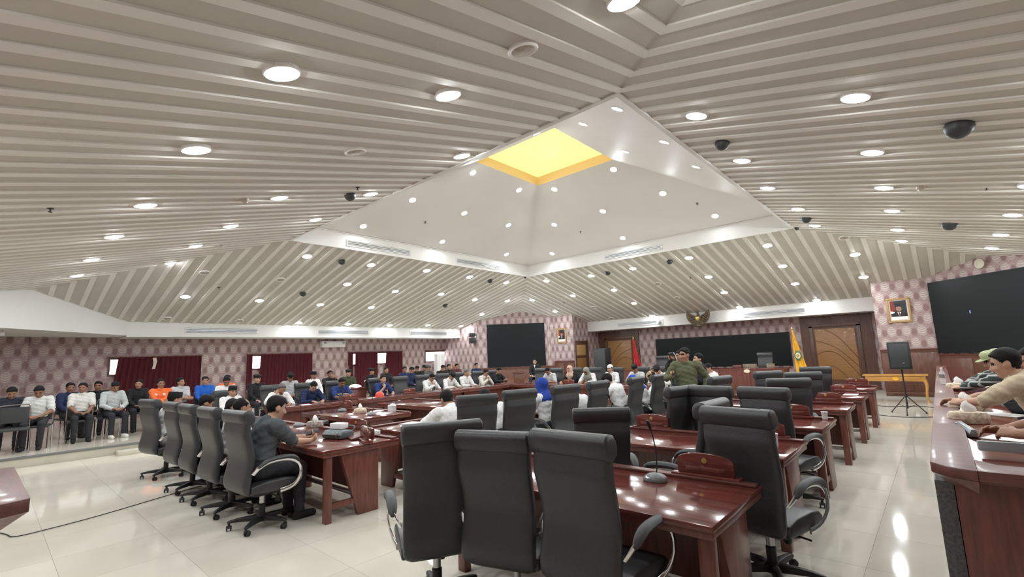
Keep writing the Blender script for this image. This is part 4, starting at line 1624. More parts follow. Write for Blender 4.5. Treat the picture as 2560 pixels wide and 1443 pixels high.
TBL = .815    # hand height on a desk
POSES = {
    'table': dict(lean=12, hpitch=8, arms={'L': dict(at=(-.15, .36, TBL), dir=(.35, .9, -.05), palm=(0, 0, -1), pole=(-.5, -.3, -.85)), 'R': dict(at=(.15, .36, TBL), dir=(-.35, .9, -.05), palm=(0, 0, -1), pole=(.5, -.3, -.85))}),
    'write': dict(lean=24, hpitch=42, arms={'L': dict(at=(-.18, .40, TBL), dir=(.6, .8, -.05), palm=(0, 0, -1), pole=(-.65, -.2, -.6)), 'R': dict(at=(.13, .42, TBL), dir=(-.5, .8, -.1), palm=(-.3, 0, -1), pole=(.65, -.2, -.6), curl=45)}),
    'chin': dict(lean=16, hpitch=6, hyaw=-12, arms={'L': dict(at=(-.16, .36, TBL), dir=(.6, .8, 0), palm=(0, 0, -1), pole=(-.65, -.2, -.6)), 'R': dict(at=(.05, .22, 1.0), dir=(-.25, -.25, .9), palm=(0, -1, -.1), pole=(.5, .3, -1), curl=55)}),
    'face': dict(lean=22, hpitch=22, arms={'L': dict(at=(-.05, .28, .95), dir=(.2, -.25, .9), palm=(0, -1, -.1), pole=(-.7, .3, -1), curl=45), 'R': dict(at=(.05, .28, .95), dir=(-.2, -.25, .9), palm=(0, -1, -.1), pole=(.7, .3, -1), curl=45)}),
    'shade': dict(lean=26, hpitch=32, side=-4, arms={'L': dict(at=(-.18, .40, TBL), dir=(.6, .8, 0), palm=(0, 0, -1), pole=(-.65, -.2, -.6)), 'R': dict(at=(.16, .30, 1.06), dir=(-.6, -.1, .55), palm=(-.3, -1, -.2), pole=(.8, .2, -.8), curl=18)}),
    'bow': dict(lean=24, hpitch=40, arms={'L': dict(at=(-.17, .40, TBL), dir=(.6, .8, 0), palm=(0, 0, -1), pole=(-.65, -.2, -.6)), 'R': dict(at=(.03, .34, .93), dir=(-.2, -.3, .85), palm=(0, -1, 0), pole=(.7, .3, -.9), curl=50)}),
    'lap': dict(lean=-6, hpitch=6, arms={'L': dict(at=(-.11, .16, .665), dir=(.55, .75, -.2), palm=(0, 0, -1), pole=(-.9, -.5, -.2)), 'R': dict(at=(.11, .17, .665), dir=(-.55, .75, -.2), palm=(0, 0, -1), pole=(.9, -.5, -.2))}),
    'lapdown': dict(lean=4, hpitch=34, arms={'L': dict(at=(-.09, .20, .70), dir=(.5, .8, .1), palm=(.3, 0, -1), pole=(-.9, -.5, -.2), curl=45), 'R': dict(at=(.09, .20, .70), dir=(-.5, .8, .1), palm=(-.3, 0, -1), pole=(.9, -.5, -.2), curl=45)}),
    'cross': dict(lean=-4, hpitch=0, hyaw=18, arms={'L': dict(at=(.08, .17, .82), dir=(.9, .0, .1), palm=(0, -1, 0), pole=(-.8, .1, -.8)), 'R': dict(at=(-.08, .20, .79), dir=(-.9, .0, .1), palm=(0, -1, 0), pole=(.8, .1, -.8))}),
    'fold': dict(lean=-3, hpitch=4, hyaw=-22, arms={'L': dict(at=(-.10, .19, .67), dir=(.7, .6, 0), palm=(0, 0, -1), pole=(-.9, -.5, -.2)), 'R': dict(at=(.10, .20, .68), dir=(-.8, .5, 0), palm=(0, 0, -1), pole=(.9, -.5, -.2))}),
    'phone': dict(lean=10, hpitch=26, arms={'L': dict(at=(-.07, .33, .86), dir=(.35, .75, .3), palm=(.5, 0, .9), pole=(-.9, -.3, -.4), curl=40), 'R': dict(at=(.07, .33, .86), dir=(-.35, .75, .3), palm=(-.5, 0, .9), pole=(.9, -.3, -.4), curl=40)}),
    'camera': dict(lean=4, hpitch=2, arms={'L': dict(at=(-.08, .22, 1.08), dir=(.2, .5, .75), palm=(.3, -.9, .2), pole=(-.7, .2, -.8), curl=50), 'R': dict(at=(.09, .20, 1.13), dir=(-.2, .5, .75), palm=(-.3, -.8, .2), pole=(.8, .2, -.8), curl=50)}),
    'grey': dict(lean=17, hpitch=16, hyaw=-4, build=1.14, arms={'L': dict(at=(-.07, .46, .84), dir=(.3, .85, .15), palm=(.5, 0, .8), pole=(-.5, -.2, -.9), curl=45), 'R': dict(at=(.08, .46, .81), dir=(-.25, .9, .12), palm=(-.6, .0, .7), pole=(.45, -.2, -.95), curl=48)}),
    'rhands': dict(lean=26, hpitch=14, hyaw=8, build=1.02, arms={'L': dict(at=(-.12, .50, .83), dir=(.5, .85, .05), palm=(.6, 0, -.6), pole=(-.95, -.1, -.3), curl=40), 'R': dict(at=(.02, .55, .83), dir=(-.2, .95, .05), palm=(-.5, 0, -.7), pole=(.95, -.1, -.3), curl=30)}),
    'stretch': dict(lean=36, hpitch=18, hyaw=10, arms={'L': dict(at=(-.10, .62, .80), dir=(.2, .95, -.05), palm=(0, 0, -1), pole=(-.9, -.1, .1), curl=30), 'R': dict(at=(.12, .58, .80), dir=(-.2, .95, -.05), palm=(0, 0, -1), pole=(.9, -.1, .1), curl=30)}),
    'stoop': dict(lean=30, hpitch=34, build=1.08, arms={'L': dict(at=(-.2, .36, .77), dir=(.4, .9, -.1), palm=(0, 0, -1), pole=(-.9, -.3, 0)), 'R': dict(at=(.2, .36, .77), dir=(-.4, .9, -.1), palm=(0, 0, -1), pole=(.9, -.3, 0))}),
    'stand_phone': dict(sit=False, lean=2, hpitch=6, hyaw=-38, build=1.1, arms={'R': dict(at=(.22, .27, 1.19), dir=(.1, .5, .75), palm=(-.9, -.2, .2), pole=(.9, -.3, -.9), curl=55), 'L': dict(at=(-.30, -.02, .92), dir=(-.1, .3, -.9), palm=(1, 0, 0), pole=(-.8, -.8, -.2), curl=30)}),
    'stand_side': dict(sit=False, lean=3, hpitch=-2, hyaw=10, arms={'L': dict(at=(-.10, .30, 1.05), dir=(.3, .8, .3), palm=(.7, 0, -.6), pole=(-.8, -.4, -.6), curl=45), 'R': dict(at=(.12, .30, 1.05), dir=(-.3, .8, .3), palm=(-.7, 0, -.6), pole=(.8, -.4, -.6), curl=45)}),
    'stand_camera': dict(sit=False, lean=3, hpitch=2, arms={'L': dict(at=(-.10, .26, 1.50), dir=(.2, .4, .8), palm=(.3, -.9, .1), pole=(-.7, .1, -.9), curl=45), 'R': dict(at=(.10, .26, 1.50), dir=(-.2, .4, .8), palm=(-.3, -.9, .1), pole=(.7, .1, -.9), curl=45)}),
}
# ------------------------------------------------------------------ the people in place
WHITE, CREAM, NAVY, BLACK, GREY = (.74, .74, .73), (.62, .60, .55), (.018, .028, .075), (.016, .016, .018), (.085, .095, .105)
FIRE = (.022, .045, .16)
PS = .95


def patches():
    """chest patches and shoulder flashes for the fire-service shirts, in torso space"""
    out = []
    out.append(('chest_badge', MB().box((-.085, .128, .35), (.085, .012, .032)), 'patch_yellow', 'torso'))
    out.append(('chest_badge', MB().box((.085, .128, .35), (.085, .012, .032)), 'patch_yellow', 'torso'))
    out.append(('red_piping', MB().box((-.125, .118, .39), (.014, .012, .10)), 'patch_red', 'torso'))
    return out


M('patch_yellow', (.62, .42, .06), .7)
M('patch_red', (.42, .03, .03), .7)
M('patch_white', (.75, .74, .70), .7)
M('vest_orange', (.72, .13, .02), .7)
wh = 'audience seated along the window wall'

# window-side arm
LA = [(-4.85, 'man in a white shirt leaning forward and shading his eyes with one hand', 'shade', dict(shirt=WHITE, hair_mat='hair_grey')),
      (-4.05, 'man in a navy jacket and glasses looking down at the window-side desk', 'write', dict(shirt=NAVY, skin='skin_c',
       extra=[('glasses', MB().tube([(-.055, .088, .005), (-.03, .098, .006), (.03, .098, .006), (.055, .088, .005)], .004, 5), 'cable_black', 'head'), ('arm_patch', MB().lathe([(.001, -.005), (.03, -.005), (.03, .005), (.001, .005)], 12, Matrix.Translation((.245, .02, .40)) @ Matrix.Rotation(RAD(90), 4, 'Y')), 'patch_white', 'torso')])),
      (-3.25, 'man in a blue fire-service shirt with yellow badges bowing his head', 'write2', dict(shirt=FIRE, sleeve='short', skin='skin_b', extra=patches())),
      (-2.0, 'man in a blue fire-service shirt resting his chin on his hand', 'chin', dict(shirt=FIRE, sleeve='short', skin='skin_c', extra=patches())),
      (-0.38, 'man in a white shirt with bowed head and hand at his mouth', 'bow', dict(shirt=WHITE)),
      (0.42, 'man in a white shirt and black velvet cap at the window-side desk', 'write', dict(shirt=WHITE, gear='peci')),
      (1.18, 'grey-haired man in a white shirt sitting upright at the window-side desk', 'table', dict(shirt=WHITE, hair_mat='hair_grey')),
      (1.98, 'man in white with a grey waistcoat holding both hands to his face', 'face', dict(shirt=CREAM)),
      (2.72, 'man in a black jacket with a phone at the far end of the window-side arm', 'phone', dict(shirt=BLACK))]
POSES['write2'] = dict(POSES['write'], hpitch=30, lean=14)
for y, lab, pose, kw in LA:
    person(lab, pose, (-4.62, y, 0), RAD(-90), scale=PS, **kw)
chair('black leather chair of the man in the black jacket', (-4.62, 2.74, 0), RAD(-90), 'black high-back swivel chairs', .97)

# man in velvet cap seen past the near chairs
person('man in white with a black velvet cap and red collar facing the camera side', 'table', (-4.45, -5.86, 0), RAD(-80), shirt=WHITE, gear='peci', scale=.92)
chair('black leather chair of the capped man with the red collar', (-4.45, -5.86, 0), RAD(-80), 'black high-back swivel chairs', .94)

# near arm, backs to the camera
t, i_ = person('man in a short-sleeved grey shirt holding a phone at the near desk', 'grey', (1.60, -7.40, 0), RAD(3), shirt=(.075, .085, .092), sleeve='short', skin='skin_c', vox=.009, scale=.985)
GREY_MAN = (t, i_)
person('balding man in a white shirt next to the man in grey', 'table', (.78, -7.42, 0), RAD(2), shirt=WHITE, hair='receding', scale=PS)
person('dark-haired man in a black jacket third from the man in grey', 'write', (-.06, -7.42, 0), 0, shirt=BLACK, scale=PS)
person('dark-haired man in a dark jacket fourth from the man in grey', 'write2', (-.82, -7.42, 0), 0, shirt=(.03, .03, .04), scale=PS)
person('man in a white shirt with red collar and black cap at the left end chair', 'table', (-2.18, -7.44, 0), RAD(8), shirt=WHITE, trousers=(.30, .30, .31), gear='peci', scale=PS,
       extra=[('collar', MB().tube([(.07 * math.cos(a), .012 + .075 * math.sin(a), .50) for a in [k * math.pi / 8 for k in range(17)]], .016, 6), 'patch_red', 'torso')])

# row of white shirts facing the windows
person('man in a white shirt with black hair, nearest in the row of white shirts', 'stoop', (2.44, -5.42, 0), RAD(76), shirt=WHITE, sleeve='long', scale=.98)
person('person in white mostly hidden between two black chairs', 'stoop', (2.46, -4.72, 0), RAD(80), shirt=WHITE, scale=.95)
person('woman in a royal blue headscarf and white blouse', 'table', (2.52, -3.68, 0), RAD(84), shirt=WHITE, gear='hijab', gear_col=(.022, .055, .30), hair=None, scale=.97, vox=.0145)
person('person in white leaning low behind the fourth chair of the row', 'stoop', (2.64, -2.80, 0), RAD(88), shirt=WHITE, scale=.90)
person('broad man in a white shirt stooping forward over the desk', 'stoop', (2.72, -1.70, 0), RAD(92), shirt=WHITE, sleeve='short', scale=1.0)
person('woman in a bright blue headscarf beyond the stooping man', 'write', (2.76, -0.90, 0), RAD(92), shirt=WHITE, gear='hijab', gear_col=(.02, .07, .42), hair=None, scale=.93)
person('man in white with a tan cap at the far end of the row', 'write', (2.78, -0.08, 0), RAD(94), shirt=WHITE, gear='skullcap', gear_col=(.45, .30, .17), scale=.95)
chair('black leather chair at the far end of the row of white shirts', (2.82, -0.06, 0), RAD(92), 'black high-back swivel chairs', .985)

# far arm, facing the camera
FA = [(-2.85, 'man in a pale grey shirt at the far arm of desks', 'write', dict(shirt=(.55, .57, .58), sleeve='short')),
      (-2.05, 'woman in a pale pink headscarf and black jacket', 'table', dict(shirt=BLACK, gear='hijab', gear_col=(.62, .42, .34), hair=None, skin='skin_c')),
      (-1.3, 'woman in a sage grey headscarf looking down', 'write', dict(shirt=WHITE, gear='hijab', gear_col=(.26, .26, .22), hair=None)),
      (-.5, 'man in a white robe and white skullcap, hand at his chin', 'chin', dict(shirt=WHITE, gear='skullcap', gear_col=(.72, .72, .70), skin='skin_c')),
      (.35, 'dark-skinned man with a black cap at the far arm of desks', 'write2', dict(shirt=(.55, .56, .58), gear='peci', skin='skin_b')),
      (1.1, 'man with a black cap and bowed head at the right end of the far arm', 'write', dict(shirt=CREAM, gear='peci'))]
for x, lab, pose, kw in FA:
    person(lab, pose, (x, 3.53, 0), RAD(180), scale=PS, **kw)
person('dark-haired man in white right of the man in the dark jacket', 'phone', (2.75, 2.9, 0), RAD(130), shirt=WHITE, scale=PS)
visitor('audience chair of the dark-haired man in white beyond the standing men', (2.75, 2.9, 0), RAD(130), 'chrome-framed audience chairs')

# standing people
G_ = person('standing man in an olive green shirt looking to the left with a phone', 'stand_phone', (3.60, -.78, 0), RAD(196), shirt=(.105, .115, .062), trousers=(.03, .03, .03), vox=.010, scale=1.0)
person('standing man in a dark jacket looking left behind the man in green', 'stand_side', (3.38, .55, 0), RAD(122), shirt=(.022, .022, .028), skin='skin_c', scale=.93,
       extra=[('collar', MB().tube([(.07 * math.cos(a), .012 + .075 * math.sin(a), .505) for a in [k * math.pi / 8 for k in range(17)]], .014, 6), 'patch_white', 'torso')])
PH = person('photographer raising a camera, hidden behind the man in green', 'stand_camera', (2.66, 1.35, 0), RAD(140), shirt=(.03, .03, .03), scale=.97)
person('man in a black suit and white collar seated below the far video wall', 'lap', (-5.95, 6.4, .18), RAD(-150), shirt=BLACK, skin='skin_c', scale=.97,
       extra=[('shirt_front', MB().prism([(-.035, .50), (.035, .50), (.0, .36)], 'y', .07, .13), 'patch_white', 'torso')])
visitor('audience chair of the man in the black suit below the far video wall', (-5.95, 6.4, .18), RAD(-150), 'chrome-framed audience chairs')

# audience on the platform
AU = [(-7.2, -9.1, 'blurred man in dark clothes at the left edge of the audience', 'lapdown', dict(shirt=(.03, .035, .045))),
      (-6.8, -8.72, 'young man in a white T-shirt bending his head at the left of the audience', 'lapdown', dict(shirt=(.62, .64, .62), sleeve='short', skin='skin_b')),
      (-8.1, -8.1, 'man in a navy jacket behind two young men in white', 'lap', dict(shirt=NAVY, skin='skin_b')),
      (-7.2, -8.0, 'young man in an open white shirt sitting upright with folded hands', 'fold', dict(shirt=(.62, .61, .57), sleeve='short', skin='skin_b')),
      (-8.35, -7.62, 'man in black behind the young man in the pale grey shirt', 'lap', dict(shirt=BLACK, skin='skin_b')),
      (-7.2, -7.45, 'young man in a pale grey shirt and white sneakers', 'lapdown', dict(shirt=(.45, .48, .48), skin='skin_b', shoes=(.66, .66, .62))),
      (-8.0, -6.86, 'man in black holding a white paper near the slanted slit of daylight', 'fold', dict(shirt=BLACK)),
      (-7.0, -6.62, 'rescue worker in an orange vest with folded arms', 'cross', dict(shirt='vest_orange', skin='skin_b', trousers=(.02, .02, .03),
        extra=[('chest_patch', MB().box((-.085, .128, .37), (.055, .012, .055)), 'patch_white', 'torso'), ('chest_patch', MB().box((.085, .128, .37), (.055, .012, .055)), 'patch_white', 'torso'), ('reflective_band', MB().loft([sring(.185, .255, 0, z, 20, .8, .8) for z in (.20, .235)]), 'patch_white', 'torso')])),
      (-7.5, -6.05, 'man in a grey-white polo shirt with folded arms', 'cross', dict(shirt=(.46, .47, .48), sleeve='short')),
      (-7.5, -5.52, 'man in a bright blue shirt in the audience', 'lap', dict(shirt=(.02, .11, .46))),
      (-6.25, -5.42, 'man in a white shirt in profile in front of the orange vest', 'lapdown', dict(shirt=WHITE, sleeve='short', skin='skin_b')),
      (-7.95, -4.82, 'rescue worker in orange behind the man in profile', 'lap', dict(shirt='vest_orange', skin='skin_b')),
      (-6.35, -4.62, 'man in a black jacket and black beret beside the bright square gap', 'lap', dict(shirt=BLACK, gear='beret', skin='skin_c')),
      (-6.6, -3.70, 'man in a pale jacket and black cap below the wide curtain', 'lapdown', dict(shirt=(.42, .42, .43), gear='peci', skin='skin_b')),
      (-6.6, -2.95, 'man in a white shirt and tall black cap before the papered wall', 'lap', dict(shirt=WHITE, gear='peci', skin='skin_b')),
      (-7.0, -2.30, 'man in black taking a picture before the papered wall', 'camera', dict(shirt=BLACK, skin='skin_b')),
      (-7.2, -1.55, 'man in an olive jacket and black beret looking right', 'lap', dict(shirt=(.055, .065, .032), gear='beret', skin='skin_c')),
      (-7.4, -.52, 'man in a black jacket and black beret under the daylight slits', 'lap', dict(shirt=BLACK, gear='beret')),
      (-8.3, .62, 'man in dark clothes right of the bright slit', 'lap', dict(shirt=(.02, .02, .025))),
      (-7.4, .78, 'man in a navy uniform with hands together', 'lap', dict(shirt=NAVY, skin='skin_b')),
      (-6.7, .52, 'man in a navy uniform leaning forward beside his colleague', 'lapdown', dict(shirt=NAVY)),
      (-8.2, 1.86, 'man in black right of the two navy uniforms', 'lapdown', dict(shirt=BLACK)),
      (-8.7, 2.68, 'man in a dark cap below the dark wall panel', 'lap', dict(shirt=(.025, .025, .025), gear='cap')),
      (-7.9, 2.32, 'man in a grey jacket left of the white air conditioner', 'lap', dict(shirt=(.10, .10, .10), gear='cap', gear_col=(.1, .1, .09))),
      (-7.3, 2.42, 'man in black seen from the side before the white air conditioner', 'lapdown', dict(shirt=BLACK)),
      (-7.6, 3.06, 'man in a dark shirt right of the white air conditioner', 'lap', dict(shirt=(.03, .02, .02))),
      (-9.0, 4.58, 'bald man below the corner curtain', 'lap', dict(shirt=(.12, .05, .05), hair=None)),
      (-7.9, 3.78, 'man in a maroon shirt before the corner curtain', 'lap', dict(shirt=(.10, .03, .03))),
      (-7.2, 4.22, 'man in a navy uniform with a yellow badge below the far screen', 'lap', dict(shirt=NAVY, extra=[('chest_badge', MB().box((-.085, .128, .38), (.07, .012, .05)), 'patch_yellow', 'torso')]))]
for k, (x, y, lab, pose, kw) in enumerate(AU):
    person(lab, pose, (x, y, .18), RAD(-90 - 14 * math.sin(k * 2.1)), scale=.915, **kw)
    visitor('chrome-framed chair of the ' + ' '.join(lab.split()[:12]), (x, y, .18), RAD(-90 - 14 * math.sin(k * 2.1)), 'chrome-framed audience chairs', .97)
for x, y, w in ((-6.35, -9.05, 'empty chrome-framed chair at the left edge of the platform'), (-7.95, -7.15, 'empty chrome-framed chair with its curved frame below the slanted daylight slit'), (-8.2, -5.0, 'tall-backed dark audience chair against the papered wall')):
    visitor(w, (x, y, .18), RAD(-90), 'chrome-framed audience chairs')

# right edge
R1 = person('man leaning on the right-hand desk with clasped forearms and wristwatch', 'rhands', (7.73, -3.5, .28), RAD(76), shirt=(.50, .42, .30), sleeve='short', skin='skin_c', vox=.010, scale=.98)
person('man in an olive shirt at the right edge behind the man with the wristwatch', 'rhands', (7.98, -2.72, .28), RAD(84), shirt=(.10, .09, .05), sleeve='short', vox=.0145, scale=.98)
R3 = person('person at the bottom right whose hands rest on the outer desk', 'rhands', (7.92, -5.2, .28), RAD(90), shirt=(.6, .6, .6), sleeve='short', vox=.010, scale=.98)


def plaid():
    m = bpy.data.materials.new('plaid')
    m.use_nodes = True
    nt, N, L, b = nodes_of(m)
    tc = N.new('ShaderNodeTexCoord')
    sx = N.new('ShaderNodeSeparateXYZ')
    L.new(tc.outputs['Object'], sx.inputs[0])
    outs = []
    for ax, sc in (('X', 95.0), ('Z', 80.0), ('Y', 80.0)):
        a = N.new('ShaderNodeMath')
        a.operation = 'MULTIPLY'
        a.inputs[1].default_value = sc
        L.new(sx.outputs[ax], a.inputs[0])
        s = N.new('ShaderNodeMath')
        s.operation = 'SINE'
        L.new(a.outputs[0], s.inputs[0])
        g = N.new('ShaderNodeMath')
        g.operation = 'GREATER_THAN'
        g.inputs[1].default_value = 0.72
        L.new(s.outputs[0], g.inputs[0])
        outs.append(g.outputs[0])
    ad = N.new('ShaderNodeMath')
    L.new(outs[0], ad.inputs[0])
    L.new(outs[1], ad.inputs[1])
    rp = N.new('ShaderNodeValToRGB')
    rp.color_ramp.elements[0].color = (.03, .04, .04, 1)
    rp.color_ramp.elements[1].color = (.36, .37, .35, 1)
    L.new(ad.outputs[0], rp.inputs[0])
    L.new(rp.outputs[0], b.inputs['Base Color'])
    b.inputs['Roughness'].default_value = .9
    MATS['plaid'] = m


plaid()
person('man in a checked shirt and pale green cap leaning across the right-hand desk', 'stretch', (7.88, -1.1, .28), RAD(98), shirt='plaid', gear='cap', gear_col=(.38, .42, .24), skin='skin_c', scale=.98)
for x, y, r, w in ((7.84, -3.5, 76, 'man with the wristwatch'), (8.08, -2.72, 84, 'man in the olive shirt at the right edge'), (8.0, -5.2, 90, 'person at the bottom right'), (7.92, -1.1, 98, 'man in the checked shirt')):
    visitor('chrome-framed chair of the ' + w, (x, y, .28), RAD(r), 'chrome-framed audience chairs')

# ------------------------------------------------------------------ things on the desks


def build_plaque():
    t = thing('name_plaque', 'plaque', 'name plaque', group='arched wooden name plaques')
    obj('plinth', MB().span(-.24, .24, -.05, .05, 0, .03), 'mahogany', t, bevel=.005)
    pts = [(-.20, .03), (.20, .03), (.20, .125)] + [(.20 * math.cos(a), .125 + .05 * math.sin(a)) for a in [k * math.pi / 10 for k in range(1, 10)]] + [(-.20, .125)]
    obj('board', MB().prism(pts, 'y', -.014, .014), 'mahogany', t, bevel=.005)
    for s in (-1, 1):
        o = obj('crest', MB().lathe([(.001, 0), (.02, 0), (.02, .004), (.001, .006)], 14), 'gold', t)
        o.location = (0, s * .013, .125)
        o.rotation_euler = (RAD(90) if s < 0 else RAD(-90), 0, 0)
        obj('name_strip', MB().box((0, s * .015, .065), (.28, .004, .03)), 'mahogany_side', t, bevel=.002)
    return t


plaque = Maker(build_plaque)
for x, y, r, w in ((5.79, -5.98, 0, 'on the near desk in front of the large right chair'), (5.70, -4.14, 4, 'on the second desk row, hidden by the big chair'), (4.5, -4.14, 0, 'on the second desk row to the left'),
                   (5.62, -2.47, 0, 'on the third desk row beside a white paper cup'), (5.72, -.62, 0, 'on the fourth desk row'), (5.72, 1.22, 0, 'on the fifth desk row'), (5.72, 3.12, 0, 'on the sixth desk row'),
                   (2.0, -6.45, -20, 'at the right corner of the near arm desk'), (1.25, -6.12, 10, 'on the front edge of the near arm desk'), (-3.46, -3.6, 90, 'before the man in navy'),
                   (-3.46, -1.9, 90, 'before the chin-resting man in fire-service blue'), (-1.75, -4.62, 0, 'on the shiny inner table'), (-1.2, 2.2, 0, 'before the woman in the grey headscarf')):
    plaque('arched wooden name plaque ' + w, (x, y, .752), RAD(r), 'arched wooden name plaques')


def build_mic():
    t = thing('desk_microphone', 'mic', 'microphone', group='gooseneck desk microphones')
    rings = []
    for z, s in ((0, 1.0), (.012, 1.03), (.03, .9), (.045, .62), (.052, .3)):
        rings.append([(s * .085 * math.cos(a), s * (.075 + .02 * math.sin(a)) * math.sin(a) - .01, z) for a in [k * 2 * math.pi / 18 for k in range(18)]])
    obj('base', MB().loft(rings), 'mic_grey', t)
    obj('key_pad', MB().lathe([(.001, 0), (.022, 0), (.022, .004), (.001, .005)], 12, Matrix.Translation((-.03, -.045, .03)) @ Matrix.Rotation(RAD(25), 4, 'X')), 'steel', t)
    obj('gooseneck', MB().tube(catmull([(0, .02, .04), (0, .035, .14), (-.005, .03, .26), (-.012, .0, .36)], 12).tolist(), .0045, 6), 'cable_black', t)
    obj('capsule', MB().tube([(-.012, .002, .355), (-.014, -.012, .385), (-.016, -.026, .41), (-.017, -.032, .42)], [.008, .014, .014, .007], 10), 'plastic_black', t)
    return t


mic = Maker(build_mic)
for x, y, r, w in ((5.52, -6.22, 0, 'on the near desk between the chairs'), (-.14, -6.28, 0, 'on the near arm desk beside the man in grey'), (-1.5, -4.85, 30, 'at the left of the shiny inner table'), (-.32, -4.95, -30, 'at the right of the shiny inner table'),
                   (-.55, -3.2, 0, 'on the second inner table'), (-3.6, 1.2, -90, 'before the grey-haired man in white'), (5.15, 2.85, 0, 'on the sixth desk row'), (-3.55, -.9, -90, 'beside the tissue box in the window-side arm'), (4.05, -4.3, 0, 'on the second desk row at its left end')):
    mic('grey gooseneck desk microphone ' + w, (x, y, .752), RAD(r), 'gooseneck desk microphones')


def build_tissue(mat):
    def f():
        t = thing('tissue_box', 'tissue', 'tissue box', group='cloth-covered tissue boxes')
        rings = []
        for z, sx, sy in ((0, .9, .9), (.02, 1.0, 1.0), (.06, 1.0, 1.0), (.085, .86, .82), (.092, .4, .35)):
            rings.append([(sx * .125 * math.copysign(abs(math.cos(a)) ** .6, math.cos(a)), sy * .075 * math.copysign(abs(math.sin(a)) ** .6, math.sin(a)), z) for a in [k * 2 * math.pi / 20 for k in range(20)]])
        obj('cover', MB().loft(rings), mat, t)
        mb = MB()
        rings = []
        for i, (z, r) in enumerate(((.08, .035), (.10, .045), (.125, .04), (.15, .022), (.165, .006))):
            rings.append([(r * (1 + .35 * math.sin(3 * a + i)) * math.cos(a), .7 * r * (1 + .3 * math.cos(2 * a + i)) * math.sin(a), z + .01 * math.sin(2 * a)) for a in [k * 2 * math.pi / 14 for k in range(14)]])
        obj('tissue_tuft', mb.loft(rings), 'tissue', t)
        return t
    return Maker(f)


tis = build_tissue('tissue_print')
tisd = build_tissue('tissue_print_dark')
for mk, x, y, z, r, w in ((tis, -.80, -4.88, .752, 10, 'in the middle of the shiny inner table'), (tisd, .22, -6.2, .752, 20, 'on the near arm desk in front of the man in grey'), (tisd, -3.75, -1.05, .752, 90, 'on the window-side arm beside the bowed man in white'),
                      (tis, 1.25, -4.35, .752, 80, 'between the first two chairs of the row of white shirts'), (tis, -2.45, 2.55, .752, 0, 'on the far arm before the pale grey shirt'), (tis, 1.35, -1.6, .752, 60, 'before the stooping man in white'),
                      (tis, 7.24, -4.28, 1.014, 12, 'nearest on the right-hand outer desk'), (tis, 7.25, -3.42, 1.014, -15, 'second on the right-hand outer desk'), (tis, 7.26, -.98, 1.014, 5, 'beside the water bottle on the outer desk')):
    mk('flowered cloth tissue box ' + w, (x, y, z), RAD(r), 'cloth-covered tissue boxes')

box_me = MB().span(-.10, .10, -.06, .06, 0, .065).mesh('paper_box', .004)
box_me.materials.append(MATS['white_plastic'])
for x, y, z, r, w in ((1.42, -6.46, .855, 12, 'on top of the grey device by the man in grey'), (1.72, -5.85 - .32, .752, -8, 'at the far edge of the near arm desk'), (5.0, -2.62, .752, 0, 'on the third desk row between two chairs')):
    o = bpy.data.objects.new('paper_box', box_me)
    link(o)
    o.location = (x, y, z)
    o.rotation_euler = (0, 0, RAD(r))
    tag(o, 'small white cardboard box ' + w, 'box', 'small white boxes')

# grey interpreter device on the near arm desk
t = thing('audio_device', 'dark grey rounded audio device under a white box by the man in grey', 'device', (1.50, -6.52, .752), RAD(14))
obj('case', MB().prism([(-.09, 0), (.10, 0), (.115, .04), (.09, .095), (-.06, .10), (-.11, .05)], 'x', -.165, .165), 'device_grey', t, bevel=.018, seg=3)
obj('handle', MB().tube(catmull([(.13, .10, .07), (.15, .13, .11), (.12, .14, .13), (.02, .14, .13)], 12).tolist(), .010, 6), 'device_grey', t)
obj('front_groove', MB().box((0, -.108, .05), (.30, .012, .012)), 'plastic_black', t, bevel=.003)
obj('latch', MB().box((.10, -.104, .06), (.02, .02, .05)), 'steel', t, bevel=.003)
# slanted tray
t = thing('document_tray', 'dark wooden slanted tray near the front of the near arm desk', 'tray', (1.72, -6.36, .752), RAD(-15))
obj('tray', MB().prism([(-.13, 0), (.13, 0), (.13, .075), (-.13, .02)], 'x', -.17, .17), 'ledge_wood', t, bevel=.008)
obj('lip', MB().span(-.18, .18, .11, .14, 0, .11), 'mahogany', t, bevel=.004)
t = thing('desk_phone', 'dark conference phone left of the tissue box on the near arm desk', 'phone', (-.05, -6.02, .752), RAD(10))
obj('phone_body', MB().prism([(-.10, 0), (.10, 0), (.10, .05), (-.10, .02)], 'x', -.12, .12), 'plastic_black', t, bevel=.008)
obj('handset', MB().tube([(-.09, -.08, .05), (-.09, 0, .065), (-.09, .09, .08)], [.022, .014, .022], 8), 'plastic_black', t)

# glass jar caddy on the inner table
t = thing('glass_caddy', 'small glass caddy with white napkins on the shiny inner table', 'caddy', (-.36, -4.50, .752), RAD(15))
obj('glass', MB().lathe([(.075, 0), (.078, .005), (.078, .11), (.074, .11), (.072, .008)], 20, cap=False), 'glass_clear', t)
obj('napkins', MB().span(-.035, .035, -.03, .03, .006, .085), 'paper', t, bevel=.006)
obj('lid', MB().lathe([(.078, .11), (.07, .125), (.03, .135), (.012, .15), (.001, .152)], 18), 'steel', t)

